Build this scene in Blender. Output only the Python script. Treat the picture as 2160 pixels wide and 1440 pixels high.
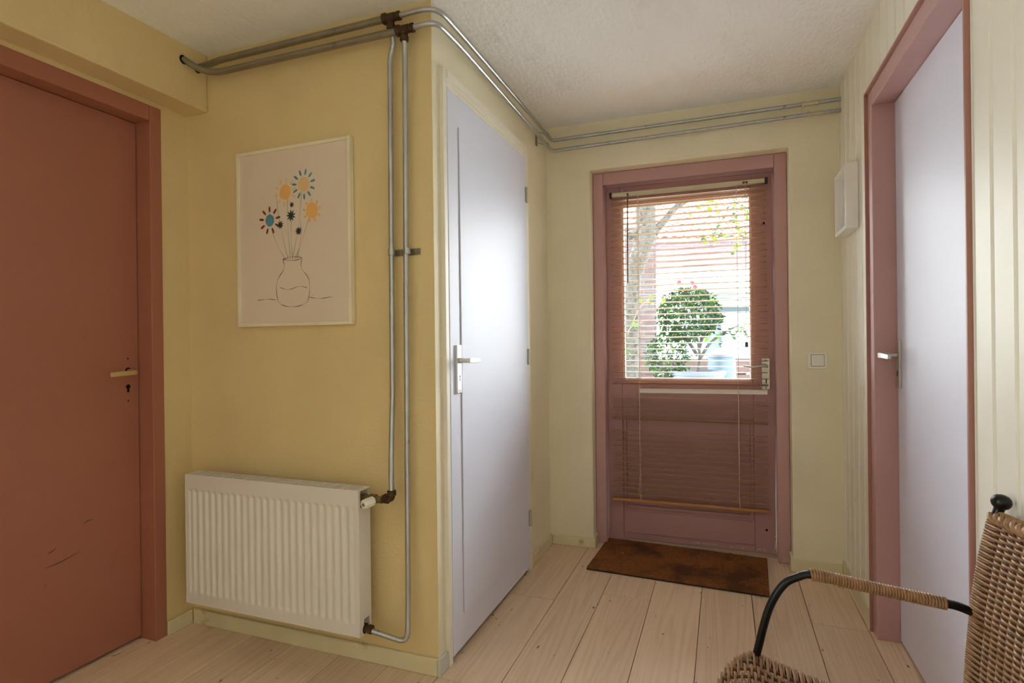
import bpy, bmesh, math, random
from mathutils import Vector, Matrix, noise
PI = math.pi
SC = bpy.context.scene
for o in list(bpy.data.objects): bpy.data.objects.remove(o)
COL = SC.collection

# ------------------------------------------------------------------ camera
cd = bpy.data.cameras.new('camera'); cam = bpy.data.objects.new('camera', cd); COL.objects.link(cam)
cd.sensor_width = 36; cd.sensor_fit = 'HORIZONTAL'; cd.lens = 1185.11/2160*36; cd.clip_start = 0.02; cd.clip_end = 200
RX = Vector((0.93607512, 0.35159451, -0.01202816)); DN = Vector((-0.01098597, -0.00495911, -0.99992736)); FW = Vector((-0.35162862, 0.93613926, -0.0007795))
m = Matrix((( RX.x, -DN.x, -FW.x, 0.9142), (RX.y, -DN.y, -FW.y, -1.6907), (RX.z, -DN.z, -FW.z, 1.13), (0, 0, 0, 1)))
cam.matrix_world = m
SC.camera = cam

# ------------------------------------------------------------------ world, light, exposure
SKY = 9.0
w = bpy.data.worlds.new('overcast_sky'); SC.world = w; w.use_nodes = True
nt = w.node_tree; nt.nodes.clear()
out = nt.nodes.new('ShaderNodeOutputWorld'); bg = nt.nodes.new('ShaderNodeBackground')
tc = nt.nodes.new('ShaderNodeTexCoord'); sx = nt.nodes.new('ShaderNodeSeparateXYZ'); mr = nt.nodes.new('ShaderNodeMapRange')
nt.links.new(tc.outputs['Generated'], sx.inputs[0]); nt.links.new(sx.outputs['Z'], mr.inputs['Value'])
mr.inputs['From Min'].default_value = 0; mr.inputs['From Max'].default_value = 1
mr.inputs['To Min'].default_value = SKY*0.5; mr.inputs['To Max'].default_value = SKY*1.5
nt.links.new(mr.outputs[0], bg.inputs['Strength']); bg.inputs['Color'].default_value = (0.92, 0.96, 1.0, 1)
nt.links.new(bg.outputs[0], out.inputs[0])

def area(name, loc, rot, sx_, sy_, power, color=(1, 1, 1), portal=False):
    l = bpy.data.lights.new(name, 'AREA'); l.shape = 'RECTANGLE'; l.size = sx_; l.size_y = sy_; l.energy = power; l.color = color
    if portal: l.cycles.is_portal = True
    o = bpy.data.objects.new(name, l); COL.objects.link(o); o.location = loc; o.rotation_euler = rot
    return o
# portals guide the sky light through the door glass and the added side window
area('door_glass_portal', (0.72, 1.53, 1.39), (-PI/2, 0, 0), 0.72, 1.05, 1, portal=True)
area('fill_window_portal', (-1.26, -2.5, 1.35), (0, -PI/2, 0), 1.75, 1.45, 1, portal=True)
# hazy sun behind thin cloud, high over the garden side: comes in through the door glass
sl = bpy.data.lights.new('veiled_sun', 'SUN'); sl.energy = 22; sl.angle = math.radians(75); sl.color = (0.96, 0.97, 1.0)
so = bpy.data.objects.new('veiled_sun', sl); COL.objects.link(so)
so.rotation_euler = Vector((0.06, 1.0, 0.5)).to_track_quat('Z', 'Y').to_euler()
SC.view_settings.view_transform = 'Standard'; SC.view_settings.look = 'None'
SC.view_settings.gamma = 1; SC.view_settings.use_curve_mapping = False
SC.view_settings.exposure = 0.92
try:
    SC.cycles.use_denoising = True; SC.cycles.max_bounces = 12; SC.cycles.diffuse_bounces = 8; SC.cycles.transparent_max_bounces = 12
    SC.cycles.sample_clamp_indirect = 8
except Exception: pass

# ------------------------------------------------------------------ materials
def s2l(c): return tuple((x/255/12.92 if x/255 <= 0.04045 else ((x/255+0.055)/1.055)**2.4) for x in c)
def mat(name, rgb, rough=0.6, metal=0.0, var=0.06, vscale=6.0, bump=0.0, bscale=60.0, bdist=0.004, spec=0.5, dark=None, dthr=0.62, dscale=3.0, stretch=(1, 1, 1), coat=0.0):
    """plain painted surface: base colour with soft mottling, optional blotches of a second colour, fine bump"""
    M = bpy.data.materials.new(name); M.use_nodes = True; t = M.node_tree; N = t.nodes; L = t.links
    P = N['Principled BSDF']; c = s2l(rgb)
    P.inputs['Roughness'].default_value = rough; P.inputs['Metallic'].default_value = metal
    P.inputs['Specular IOR Level'].default_value = spec; P.inputs['Coat Weight'].default_value = coat
    tcn = N.new('ShaderNodeTexCoord'); mp = N.new('ShaderNodeMapping'); mp.inputs['Scale'].default_value = stretch
    L.new(tcn.outputs['Object'], mp.inputs[0])
    nz = N.new('ShaderNodeTexNoise'); nz.inputs['Scale'].default_value = vscale; nz.inputs['Detail'].default_value = 5
    L.new(mp.outputs[0], nz.inputs['Vector'])
    cr = N.new('ShaderNodeValToRGB'); cr.color_ramp.elements[0].position = 0.3; cr.color_ramp.elements[1].position = 0.7
    cr.color_ramp.elements[0].color = tuple(max(0, x*(1-var)) for x in c)+(1,)
    cr.color_ramp.elements[1].color = tuple(min(1, x*(1+var)) for x in c)+(1,)
    L.new(nz.outputs[0], cr.inputs[0]); last = cr.outputs[0]
    if dark:
        n2 = N.new('ShaderNodeTexNoise'); n2.inputs['Scale'].default_value = dscale; n2.inputs['Detail'].default_value = 8; n2.inputs['Roughness'].default_value = 0.65
        L.new(mp.outputs[0], n2.inputs['Vector'])
        r2 = N.new('ShaderNodeValToRGB'); r2.color_ramp.elements[0].position = dthr; r2.color_ramp.elements[1].position = min(1, dthr+0.1)
        L.new(n2.outputs[0], r2.inputs[0])
        mx = N.new('ShaderNodeMix'); mx.data_type = 'RGBA'; mx.inputs[7].default_value = s2l(dark)+(1,)
        L.new(r2.outputs[0], mx.inputs[0]); L.new(last, mx.inputs[6]); last = mx.outputs[2]
    L.new(last, P.inputs['Base Color'])
    if bump:
        nb = N.new('ShaderNodeTexNoise'); nb.inputs['Scale'].default_value = bscale; nb.inputs['Detail'].default_value = 4
        L.new(mp.outputs[0], nb.inputs['Vector'])
        b = N.new('ShaderNodeBump'); b.inputs['Strength'].default_value = bump; b.inputs['Distance'].default_value = bdist
        L.new(nb.outputs[0], b.inputs['Height']); L.new(b.outputs[0], P.inputs['Normal'])
    return M

def wood_floor():
    M = bpy.data.materials.new('whitewashed_pine'); M.use_nodes = True; t = M.node_tree; N = t.nodes; L = t.links; P = N['Principled BSDF']
    P.inputs['Roughness'].default_value = 0.42
    tcn = N.new('ShaderNodeTexCoord'); oi = N.new('ShaderNodeObjectInfo')
    ml = N.new('ShaderNodeMath'); ml.operation = 'MULTIPLY'; ml.inputs[1].default_value = 37
    L.new(oi.outputs['Random'], ml.inputs[0])
    cb = N.new('ShaderNodeCombineXYZ'); L.new(ml.outputs[0], cb.inputs[1]); L.new(ml.outputs[0], cb.inputs[2])
    ad = N.new('ShaderNodeVectorMath'); ad.operation = 'ADD'; L.new(tcn.outputs['Object'], ad.inputs[0]); L.new(cb.outputs[0], ad.inputs[1])
    mp = N.new('ShaderNodeMapping'); mp.inputs['Scale'].default_value = (1, 0.035, 1); L.new(ad.outputs[0], mp.inputs[0])
    n1 = N.new('ShaderNodeTexNoise'); n1.inputs['Scale'].default_value = 7; n1.inputs['Detail'].default_value = 1; L.new(mp.outputs[0], n1.inputs['Vector'])
    wv = N.new('ShaderNodeMath'); wv.operation = 'MULTIPLY'; wv.inputs[1].default_value = 120; L.new(n1.outputs[0], wv.inputs[0])
    sn = N.new('ShaderNodeMath'); sn.operation = 'SINE'; L.new(wv.outputs[0], sn.inputs[0])
    r1 = N.new('ShaderNodeValToRGB'); r1.color_ramp.elements[0].position = 0.0; r1.color_ramp.elements[1].position = 0.85
    r1.color_ramp.elements[0].color = s2l((234, 209, 182))+(1,); r1.color_ramp.elements[1].color = s2l((227, 201, 173))+(1,)
    L.new(sn.outputs[0], r1.inputs[0])
    n2 = N.new('ShaderNodeTexNoise'); n2.inputs['Scale'].default_value = 70; n2.inputs['Detail'].default_value = 3; L.new(mp.outputs[0], n2.inputs['Vector'])
    mx = N.new('ShaderNodeMix'); mx.data_type = 'RGBA'; mx.blend_type = 'MULTIPLY'; mx.inputs[0].default_value = 0.16
    r2 = N.new('ShaderNodeValToRGB'); r2.color_ramp.elements[0].position = 0.35; r2.color_ramp.elements[0].color = (0.55, 0.5, 0.45, 1); r2.color_ramp.elements[1].position = 0.55
    L.new(n2.outputs[0], r2.inputs[0]); L.new(r1.outputs[0], mx.inputs[6]); L.new(r2.outputs[0], mx.inputs[7])
    # plank to plank tone
    tn = N.new('ShaderNodeMapRange'); tn.inputs['To Min'].default_value = 0.86; tn.inputs['To Max'].default_value = 1.06; L.new(oi.outputs['Random'], tn.inputs['Value'])
    hs = N.new('ShaderNodeHueSaturation'); L.new(tn.outputs[0], hs.inputs['Value']); L.new(mx.outputs[2], hs.inputs['Color'])
    # knots
    mk = N.new('ShaderNodeMapping'); mk.inputs['Scale'].default_value = (1, 0.5, 1); L.new(ad.outputs[0], mk.inputs[0])
    nd = N.new('ShaderNodeTexNoise'); nd.inputs['Scale'].default_value = 14; L.new(mk.outputs[0], nd.inputs['Vector'])
    av = N.new('ShaderNodeVectorMath'); av.operation = 'MULTIPLY_ADD'; av.inputs[1].default_value = (0.03, 0.03, 0.0); L.new(nd.outputs['Color'], av.inputs[0]); L.new(mk.outputs[0], av.inputs[2])
    vo = N.new('ShaderNodeTexVoronoi'); vo.inputs['Scale'].default_value = 5.5; vo.inputs['Randomness'].default_value = 1; L.new(av.outputs[0], vo.inputs['Vector'])
    rk = N.new('ShaderNodeValToRGB'); e = rk.color_ramp.elements; e[0].position = 0.0; e[0].color = (1, 1, 1, 1); e[1].position = 0.075; e[1].color = (0, 0, 0, 1)
    m2 = e.new(0.05); m2.color = (0.55, 0.55, 0.55, 1)
    L.new(vo.outputs['Distance'], rk.inputs[0])
    # only keep some cells
    gt = N.new('ShaderNodeMath'); gt.operation = 'GREATER_THAN'; gt.inputs[1].default_value = 0.55
    sc = N.new('ShaderNodeSeparateColor'); L.new(vo.outputs['Color'], sc.inputs[0]); L.new(sc.outputs[0], gt.inputs[0])
    kk = N.new('ShaderNodeMath'); kk.operation = 'MULTIPLY'; L.new(gt.outputs[0], kk.inputs[0]); L.new(rk.outputs[0], kk.inputs[1])
    m3 = N.new('ShaderNodeMix'); m3.data_type = 'RGBA'; m3.inputs[7].default_value = s2l((158, 118, 72))+(1,)
    L.new(kk.outputs[0], m3.inputs[0]); L.new(hs.outputs[0], m3.inputs[6])
    # dents and specks
    n4 = N.new('ShaderNodeTexNoise'); n4.inputs['Scale'].default_value = 55; n4.inputs['Detail'].default_value = 2
    mp4 = N.new('ShaderNodeMapping'); mp4.inputs['Scale'].default_value = (1, .4, 1); L.new(ad.outputs[0], mp4.inputs[0]); L.new(mp4.outputs[0], n4.inputs['Vector'])
    r4 = N.new('ShaderNodeValToRGB'); r4.color_ramp.elements[0].position = 0.72; r4.color_ramp.elements[1].position = 0.77; L.new(n4.outputs[0], r4.inputs[0])
    m4 = N.new('ShaderNodeMix'); m4.data_type = 'RGBA'; m4.inputs[7].default_value = s2l((110, 84, 62))+(1,)
    L.new(r4.outputs[0], m4.inputs[0]); L.new(m3.outputs[2], m4.inputs[6]); L.new(m4.outputs[2], P.inputs['Base Color'])
    b = N.new('ShaderNodeBump'); b.inputs['Strength'].default_value = 0.25; b.inputs['Distance'].default_value = 0.001; L.new(n2.outputs[0], b.inputs['Height']); L.new(b.outputs[0], P.inputs['Normal'])
    return M

def glass_mat():
    M = bpy.data.materials.new('window_glass'); M.use_nodes = True; t = M.node_tree; N = t.nodes; L = t.links; N.clear()
    o = N.new('ShaderNodeOutputMaterial'); tr = N.new('ShaderNodeBsdfTransparent'); tr.inputs[0].default_value = (0.95, 0.98, 0.97, 1)
    g = N.new('ShaderNodeBsdfGlossy'); g.inputs['Roughness'].default_value = 0.02; fr = N.new('ShaderNodeFresnel'); fr.inputs[0].default_value = 1.45
    mx = N.new('ShaderNodeMixShader'); L.new(fr.outputs[0], mx.inputs[0]); L.new(tr.outputs[0], mx.inputs[1]); L.new(g.outputs[0], mx.inputs[2]); L.new(mx.outputs[0], o.inputs[0])
    return M

YEL = mat('yellow_limewash', (220, 199, 150), 0.85, var=0.05, vscale=2.5, bump=0.35, bscale=90, dark=(200, 178, 120), dthr=0.66, dscale=1.6)
YEC = mat('lit_yellow_limewash', (234, 226, 200), 0.85, var=0.05, vscale=2.5, bump=0.35, bscale=90, dark=(214, 202, 168), dthr=0.66, dscale=1.6)  # same limewash as YEL, paled in place of the brighter light
CEI = mat('rough_ceiling_plaster', (243, 245, 247), 0.9, var=0.03, vscale=3, bump=0.9, bscale=62, bdist=0.009, dark=(234, 236, 237), dthr=0.58, dscale=5, stretch=(1, .5, 1))
CREAM = mat('cream_woodwork', (234, 230, 216), 0.5, var=0.03, bump=0.08, bscale=40, dark=(206, 196, 162), dthr=0.70, dscale=5)
BASEM = mat('dirty_cream_skirting', (220, 210, 176), 0.55, var=0.06, vscale=8, bump=0.1, dark=(176, 160, 118), dthr=0.62, dscale=9)
PANEL = mat('ivory_panelling', (236, 232, 218), 0.45, var=0.03, vscale=3, bump=0.08, bscale=30, dark=(212, 204, 176), dthr=0.72, dscale=5)
LAV = mat('lavender_white_gloss', (222, 225, 242), 0.48, var=0.015, vscale=2, bump=0.06, bscale=14, spec=0.3)
LAV2 = mat('lavender_white_satin', (226, 226, 244), 0.45, var=0.02, vscale=2, bump=0.08, bscale=14, spec=0.35)
BROWN = mat('red_brown_paint', (164, 106, 86), 0.5, var=0.05, vscale=2.2, bump=0.1, bscale=60, dark=(142, 88, 70), dthr=0.68, dscale=5, stretch=(1, 1, .6))
MAUVE = mat('mauve_pink_paint', (178, 136, 136), 0.45, var=0.04, vscale=4, bump=0.06, bscale=50, dark=(162, 120, 120), dthr=0.7, dscale=7)
PINK = mat('dusty_pink_paint', (192, 152, 150), 0.4, var=0.03, vscale=4, bump=0.06, bscale=50)
REDB = mat('red_brown_bead_paint', (170, 122, 112), 0.5, var=0.05)
STEEL = mat('galvanised_steel', (184, 187, 190), 0.32, metal=0.85, var=0.1, vscale=30, dark=(84, 80, 72), dthr=0.63, dscale=22, stretch=(1, 1, .5))
STEELD = mat('dull_thick_steel', (148, 142, 126), 0.42, metal=0.75, var=0.1, vscale=20, dark=(84, 74, 60), dthr=0.62, dscale=10)
RUST = mat('rusty_fitting', (74, 50, 28), 0.55, metal=0.35, var=0.25, vscale=40, bump=0.4, dark=(30, 22, 14), dthr=0.55, dscale=40)
BRASS = mat('dull_brass', (120, 104, 72), 0.4, metal=0.7, var=0.15, vscale=40)
ALU = mat('satin_aluminium', (200, 198, 192), 0.3, metal=0.85, var=0.03)
ALUW = mat('pale_lacquered_metal', (214, 216, 218), 0.28, metal=0.35, var=0.02)
RAD = mat('cream_white_enamel', (226, 221, 217), 0.35, var=0.02, vscale=2)
DARK = mat('dark_void', (12, 10, 8), 0.9, var=0.0)
BLACK = mat('black_lacquered_steel', (5, 5, 8), 0.32, var=0.05, spec=0.4)
GREYC = mat('grey_white_skirting', (206, 204, 196), .6, var=.06, dark=(150, 146, 132), dthr=.62, dscale=14)
WHITE = mat('white_paint', (236, 234, 230), 0.4, var=0.01)
WHITEP = mat('white_plastic', (238, 236, 228), 0.3, var=0.01)
SLAT = mat('tan_slat_lacquer', (182, 148, 108), 0.32, var=0.05, vscale=20, stretch=(1, 4, 4))
RAILB = mat('golden_wood_rail', (176, 124, 72), 0.35, var=0.08, vscale=14, stretch=(1, 8, 8))
HEADR = mat('cream_headrail', (206, 196, 164), 0.35, var=0.02)
CORD = mat('beige_cord', (214, 196, 172), 0.8, var=0.05)
PAPER = mat('cream_print_paper', (224, 210, 192), 0.35, var=0.03, vscale=3, coat=0.2)
GREYP = mat('grey_board', (226, 226, 226), 0.6, var=0.02)
COIR = mat('coir', (130, 78, 36), 0.95, var=0.3, vscale=60, dark=(84, 48, 22), dthr=0.5, dscale=5)
COIR2 = mat('coir_light', (156, 96, 48), 0.95, var=0.25, vscale=25, dark=(96, 56, 26), dthr=0.47, dscale=4)
RUBBER = mat('black_rubber', (22, 20, 20), 0.8, var=0.1)
def wicker():
    M = mat('honey_rattan', (152, 114, 80), 0.42, var=0.3, vscale=55, spec=0.4, dark=(96, 60, 30), dthr=0.60, dscale=30)
    return M
WICK = wicker(); WICKD = mat('dark_rattan', (86, 52, 24), 0.6, var=0.25, vscale=40)
FLOOR = wood_floor(); GLASS = glass_mat()
SCUFF = mat('dark_scuff', (104, 66, 54), .7)
def flat(name, rgb, rough=0.6): return mat(name, rgb, rough, var=0.03, vscale=30)

# ------------------------------------------------------------------ mesh helpers
class MB:
    def __init__(s): s.v = []; s.f = []; s.mi = []; s.cur = 0
    def box(s, x0, x1, y0, y1, z0, z1):
        n = len(s.v); s.v += [(x, y, z) for z in (z0, z1) for y in (y0, y1) for x in (x0, x1)]
        for q in ((0, 2, 3, 1), (4, 5, 7, 6), (0, 1, 5, 4), (2, 6, 7, 3), (0, 4, 6, 2), (1, 3, 7, 5)): s.face([n+i for i in q])
        return s
    def face(s, q): s.f.append(tuple(q)); s.mi.append(s.cur)
    def tube(s, pts, r, n=10, caps=True, closed=False):
        P = [Vector(p) for p in pts]; K = len(P); base = len(s.v); up = None
        for i, p in enumerate(P):
            a = P[max(0, i-1)] if not closed else P[(i-1) % K]; b = P[min(K-1, i+1)] if not closed else P[(i+1) % K]
            t = (b-a).normalized()
            if up is None:
                up = t.orthogonal().normalized()
            up = (up - t*up.dot(t)); up = up.normalized() if up.length > 1e-6 else t.orthogonal().normalized()
            sd = t.cross(up); rr = r[i] if isinstance(r, (list, tuple)) else r
            for k in range(n):
                an = 2*PI*k/n; s.v.append(tuple(p+up*(math.cos(an)*rr)+sd*(math.sin(an)*rr)))
        for i in range(K-1 if not closed else K):
            j = (i+1) % K
            for k in range(n):
                s.face((base+i*n+k, base+i*n+(k+1) % n, base+j*n+(k+1) % n, base+j*n+k))
        if caps and not closed:
            s.face([base+k for k in range(n)][::-1]); s.face([base+(K-1)*n+k for k in range(n)])
        return s
    def prism(s, poly, axis, a, b):
        """extrude polygon [(u,v)] along axis from a to b; x: (u,v)=(y,z) y:(x,z) z:(x,y)"""
        n = len(s.v); K = len(poly)
        def mk(u, v, t): return {'x': (t, u, v), 'y': (u, t, v), 'z': (u, v, t)}[axis]
        s.v += [mk(u, v, a) for u, v in poly]+[mk(u, v, b) for u, v in poly]
        for k in range(K): s.face((n+k, n+(k+1) % K, n+K+(k+1) % K, n+K+k))
        s.face([n+k for k in range(K)][::-1]); s.face([n+K+k for k in range(K)])
        return s
    def lathe(s, prof, c, d=(0, 0, 1), n=20):
        """prof [(r,h)] about axis d through c"""
        d = Vector(d).normalized(); u = d.orthogonal().normalized(); w_ = d.cross(u); c = Vector(c); base = len(s.v); K = len(prof)
        for r, h in prof:
            for k in range(n):
                a = 2*PI*k/n; s.v.append(tuple(c+d*h+u*(math.cos(a)*r)+w_*(math.sin(a)*r)))
        for i in range(K-1):
            for k in range(n): s.face((base+i*n+k, base+i*n+(k+1) % n, base+(i+1)*n+(k+1) % n, base+(i+1)*n+k))
        s.face([base+k for k in range(n)][::-1]); s.face([base+(K-1)*n+k for k in range(n)])
        return s
    def grid(s, fn, nu, nv):
        base = len(s.v)
        for j in range(nv+1):
            for i in range(nu+1): s.v.append(tuple(fn(i/nu, j/nv)))
        for j in range(nv):
            for i in range(nu):
                a = base+j*(nu+1)+i; s.face((a, a+1, a+nu+2, a+nu+1))
        return s
    def build(s, name, mats, parent=None, bevel=0, smooth=False, loc=None):
        me = bpy.data.meshes.new(name); me.from_pydata(s.v, [], s.f)
        ms = mats if isinstance(mats, (list, tuple)) else [mats]
        for x in ms: me.materials.append(x)
        if len(ms) > 1: me.polygons.foreach_set('material_index', s.mi)
        me.validate(); bm = bmesh.new(); bm.from_mesh(me); bmesh.ops.recalc_face_normals(bm, faces=bm.faces); bm.to_mesh(me); bm.free()
        if smooth:
            me.polygons.foreach_set('use_smooth', [True]*len(me.polygons))
            try: me.set_sharp_from_angle(angle=math.radians(40))
            except Exception: pass
        o = bpy.data.objects.new(name, me); COL.objects.link(o)
        if parent: o.parent = parent
        if loc: o.location = loc
        if bevel:
            b = o.modifiers.new('bevel', 'BEVEL'); b.width = bevel; b.segments = 2; b.limit_method = 'ANGLE'; b.harden_normals = False
        return o
def B(x0, x1, y0, y1, z0, z1): return MB().box(x0, x1, y0, y1, z0, z1)
def empty(name, loc=(0, 0, 0), rz=0, parent=None):
    o = bpy.data.objects.new(name, None); COL.objects.link(o); o.location = loc; o.rotation_euler = (0, 0, rz); o.empty_display_size = .05
    if parent: o.parent = parent
    return o
def tag(o, label=None, cat=None, group=None, kind=None):
    if label: o['label'] = label
    if cat: o['category'] = cat
    if group: o['group'] = group
    if kind: o['kind'] = kind
    return o
def struct(o, label, cat): return tag(o, label, cat, kind='structure')
def dup(o, parent=None, loc=None, rot=None, scale=None):
    c = o.copy(); COL.objects.link(c)
    if parent: c.parent = parent
    if loc is not None: c.location = loc
    if rot is not None: c.rotation_euler = rot
    if scale is not None: c.scale = scale
    return c
def fillet(pts, r, n=6):
    """round the corners of a polyline"""
    P = [Vector(p) for p in pts]; R = r if isinstance(r, (list, tuple)) else [r]*len(P); o = [P[0]]
    for i in range(1, len(P)-1):
        a, b, c = P[i-1], P[i], P[i+1]; u = (a-b); v = (c-b); rr = min(R[i], u.length*.49, v.length*.49)
        p0 = b+u.normalized()*rr; p1 = b+v.normalized()*rr
        for k in range(n+1):
            t = k/n; o.append(p0*(1-t)**2+b*(2*t*(1-t))+p1*t*t)
    o.append(P[-1]); return o
def spline(pts, n=6):
    P = [Vector(p) for p in pts]; o = []
    for i in range(len(P)-1):
        a = P[max(0, i-1)]; b = P[i]; c = P[i+1]; d = P[min(len(P)-1, i+2)]
        for k in range(n):
            t = k/n; o.append(0.5*((2*b)+(c-a)*t+(2*a-5*b+4*c-d)*t*t+(-a+3*b-3*c+d)*t**3))
    o.append(P[-1]); return o

# ------------------------------------------------------------------ room shell
XL, XR, YR = -1.1275, 1.44, -3.3       # left wall, right wall, rear wall
TH = math.atan(0.0122)                  # the back wall runs slightly out of square
def ceil_z(y): return 2.2895+0.02*min(max(y, -3.4)/1.33, 1.3) if y > 0 else 2.2895+0.004*y

mb = MB()
mb.grid(lambda u, v: (XL-.02+u*(XR-XL+.04), YR-.02+v*(1.42-YR+.02), 2.2895+0.023*(YR-.02+v*(1.42-YR+.02))/1.33 if (YR-.02+v*(1.42-YR+.02)) > -1.8 else 2.258), 40, 70)
n0 = len(mb.v); mb.box(XL-.3, XR+.3, YR-.3, 1.75, 2.5, 2.56)
struct(mb.build('ceiling', CEI, smooth=True), 'rough off-white plaster ceiling over the hallway', 'ceiling')

mb = B(XL-.25, XL-.12, YR, 0.3, -.05, 2.5)       # thickness behind the door opening
mb = MB(); mb.prism([(-1.5, 0), (-1.06, 0), (-1.06, 2.047), (-.12, 2.047), (-.12, 0), (.2, 0), (.2, 2.5), (-1.5, 2.5)], 'x', XL-.12, XL)
mb.box(XL-.12, XL, -1.78, -1.5, 0, 2.5); mb.box(XL-.12, XL, YR, -3.22, 0, 2.5); mb.box(XL-.12, XL, -3.22, -1.78, 0, .5); mb.box(XL-.12, XL, -3.22, -1.78, 2.15, 2.5)
struct(mb.build('wall_left', YEL), 'yellow limewashed wall around the red-brown door on the left', 'wall')
mb = B(XL, -1.016, YR, 0.0, 2.064, 2.45)
struct(mb.build('beam', YEL, bevel=.006), 'yellow plastered beam boxed out above the red-brown door', 'beam')
mb = MB(); mb.prism([(XL-.12, 0), (0, 0), (0, .0005), (-.02, .0005), (-.02, .1), (XL-.12, .1)], 'z', 0, 2.5)
struct(mb.build('wall_center', YEL), 'yellow wall carrying the flower picture and the radiator', 'wall')
# closet wall (X=0), opening for the closet door
mb = MB(); mb.box(-.1, 0, .1, .055, 0, 2.5); mb = MB()
mb.box(-.1, 0, .1, .100001, 0, 2.5)
mb = MB(); mb.prism([(.0006, 0), (.054, 0), (.054, 2.085), (.96, 2.085), (.96, 0), (1.42, 0), (1.42, 2.5), (.0006, 2.5)], 'x', -.0195, 0.0005); mb.box(-.1, -.03, .96, 1.42, 0, 2.5)
struct(mb.build('wall_closet', YEC), 'yellow side wall around the white closet door, paled as if lit', 'wall')
# back wall in its own slightly turned frame
BW = (0, 1.324, 0)
def bw(o): o.location = BW; o.rotation_euler = (0, 0, TH); return o
mb = MB(); mb.prism([(-.2, -.05), (.243, -.05), (.243, 2.055), (1.222, 2.055), (1.222, -.05), (1.75, -.05), (1.75, 2.5), (-.2, 2.5)], 'y', 0, .22)
struct(bw(mb.build('wall_back', YEC, bevel=.007)), 'yellow wall around the mauve glazed garden door', 'wall')
# right wall: backing + boards
mb = MB(); mb.box(XR+.012, XR+.12, .812, 1.42, 0, 2.5); mb.box(XR+.012, XR+.12, YR, -.145, 0, 2.5); mb.box(XR+.012, XR+.12, -.145, .812, 2.06, 2.5)
wr = struct(mb.build('wall_right', PANEL), 'ivory tongue-and-groove panelled wall with beaded boards on the right', 'wall')
def board_mesh(z0, z1, wdt, name='board'):
    p = [(0.0015, .012), (.0015, 0.003), (.0035, .0), (wdt-.015, 0), (wdt-.0135, .0035), (wdt-.012, .0035), (wdt-.0105, .0006), (wdt-.0075, -.0006), (wdt-.0045, .0006), (wdt-.003, .004), (wdt-.0005, .005), (wdt, .012)]
    m_ = MB(); m_.prism([(x, y) for y, x in [(a, b) for a, b in p]], 'z', z0, z1) if False else m_.prism([(b, a) for a, b in p], 'z', z0, z1)
    return m_
PW = .0985
def put_boards(ys, z0, z1, wdt):
    proto = None
    for y in ys:
        if proto is None: proto = board_mesh(z0, z1, wdt).build('board', PANEL, wr); o = proto
        else: o = dup(proto, wr)
        o.location = (XR, y, 0)
put_boards([.8125+i*.099 for i in range(6)], .075, 2.42, .099)
put_boards([-.1425-(i+1)*PW for i in range(20)], .075, 2.42, PW)
put_boards([-.1425+i*.0955 for i in range(10)], 2.062, 2.42, .0955)
struct(B(XR-.008, XR+.012, .812, 1.345, 0, .075).build('baseboard_right', BASEM, bevel=.003), 'cream skirting under the panelling beside the back corner', 'baseboard')
# rear wall, and a side window added for fill light, both behind the camera
struct(B(XL-.12, XR+.12, YR-.12, YR, 0, 2.5).build('wall_rear', YEC), 'plain yellow wall behind the viewer', 'wall')
w1 = struct(empty('fill_window', (XL, -2.5, 0)), 'unseen white framed window added in the left wall for fill light', 'window')
mb = MB()
for a in ((-.72, -.66, .5, 2.15), (.66, .72, .5, 2.15), (-.025, .025, .56, 2.09), (-.66, .66, .5, .56), (-.66, .66, 2.09, 2.15)): mb.box(-.09, -.04, a[0], a[1], a[2], a[3])
mb.build('window_frame', WHITE, w1, bevel=.003)
B(-.068, -.064, -.66, .66, .56, 2.09).build('window_pane', GLASS, w1)

# floor: sub-floor plus planks
fl = struct(B(XL-.12, XR+.12, YR-.1, 1.7, -.05, -.019).build('floor', DARK), 'floor of wide whitewashed pine planks', 'floor')
edges = [-1.30, -1.19, -.995, -.80, -.615, -.398, -.195, .0, .214, .399, .606, .812, 1.018, 1.230, 1.426, 1.58]
joints = {7: [-.012, .66], 8: [-1.3], 9: [.79, -1.9], 3: [-.9], 5: [-1.6], 11: [-2.2], 12: [-1.1], 13: [.80, -1.4], 1: [-1.2], 4: [-2.3], 10: [-.8], 6: [-.5]}
rnd = random.Random(3)
for i in range(len(edges)-1):
    ys = [YR-.05]+sorted(joints.get(i, []))+[1.56]
    for a, b in zip(ys[:-1], ys[1:]):
        dz = rnd.uniform(-.0006, .0006); g = .0016 if i not in (7, 12) else .0022
        x0, x1 = edges[i]+g, edges[i+1]-g*.4
        cx, cy = (x0+x1)/2, (a+b)/2
        o = B(x0-cx, x1-cx, a+.0008-cy, b-.0008-cy, -.019, dz).build('plank', FLOOR, fl, bevel=.0012); o.location = (cx, cy, 0)

# skirtings
def skirt(name, mb_, label, rot=False):
    o = mb_.build(name, GREYC if 'corner' in name else BASEM, bevel=.003)
    if rot: bw(o)
    struct(o, label, 'baseboard')
skirt('baseboard_center', B(XL+.012, 0.0, -.013, 0, 0, .058), 'cream skirting board below the radiator')
skirt('baseboard_left', B(XL, XL+.012, -.12, -.012, 0, .055), 'short cream skirting beside the red-brown door frame')
skirt('baseboard_closet', B(0.0005, .012, .962, 1.32, 0, .055), 'cream skirting between closet door and back corner')
skirt('baseboard_corner', B(0.0006, .0125, -.0128, .05, 0, .06), 'grey-white skirting end piece on the outer wall corner')
mb = B(.013, .255, -.012, 0, 0, .052); mb.box(.243, .255, 0, .07, 0, .06)
skirt('baseboard_back', mb, 'cream skirting left of the garden door', True)
mb = B(1.21, 1.431, -.012, 0, 0, .056); mb.box(1.21, 1.222, 0, .07, 0, .07)
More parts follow.
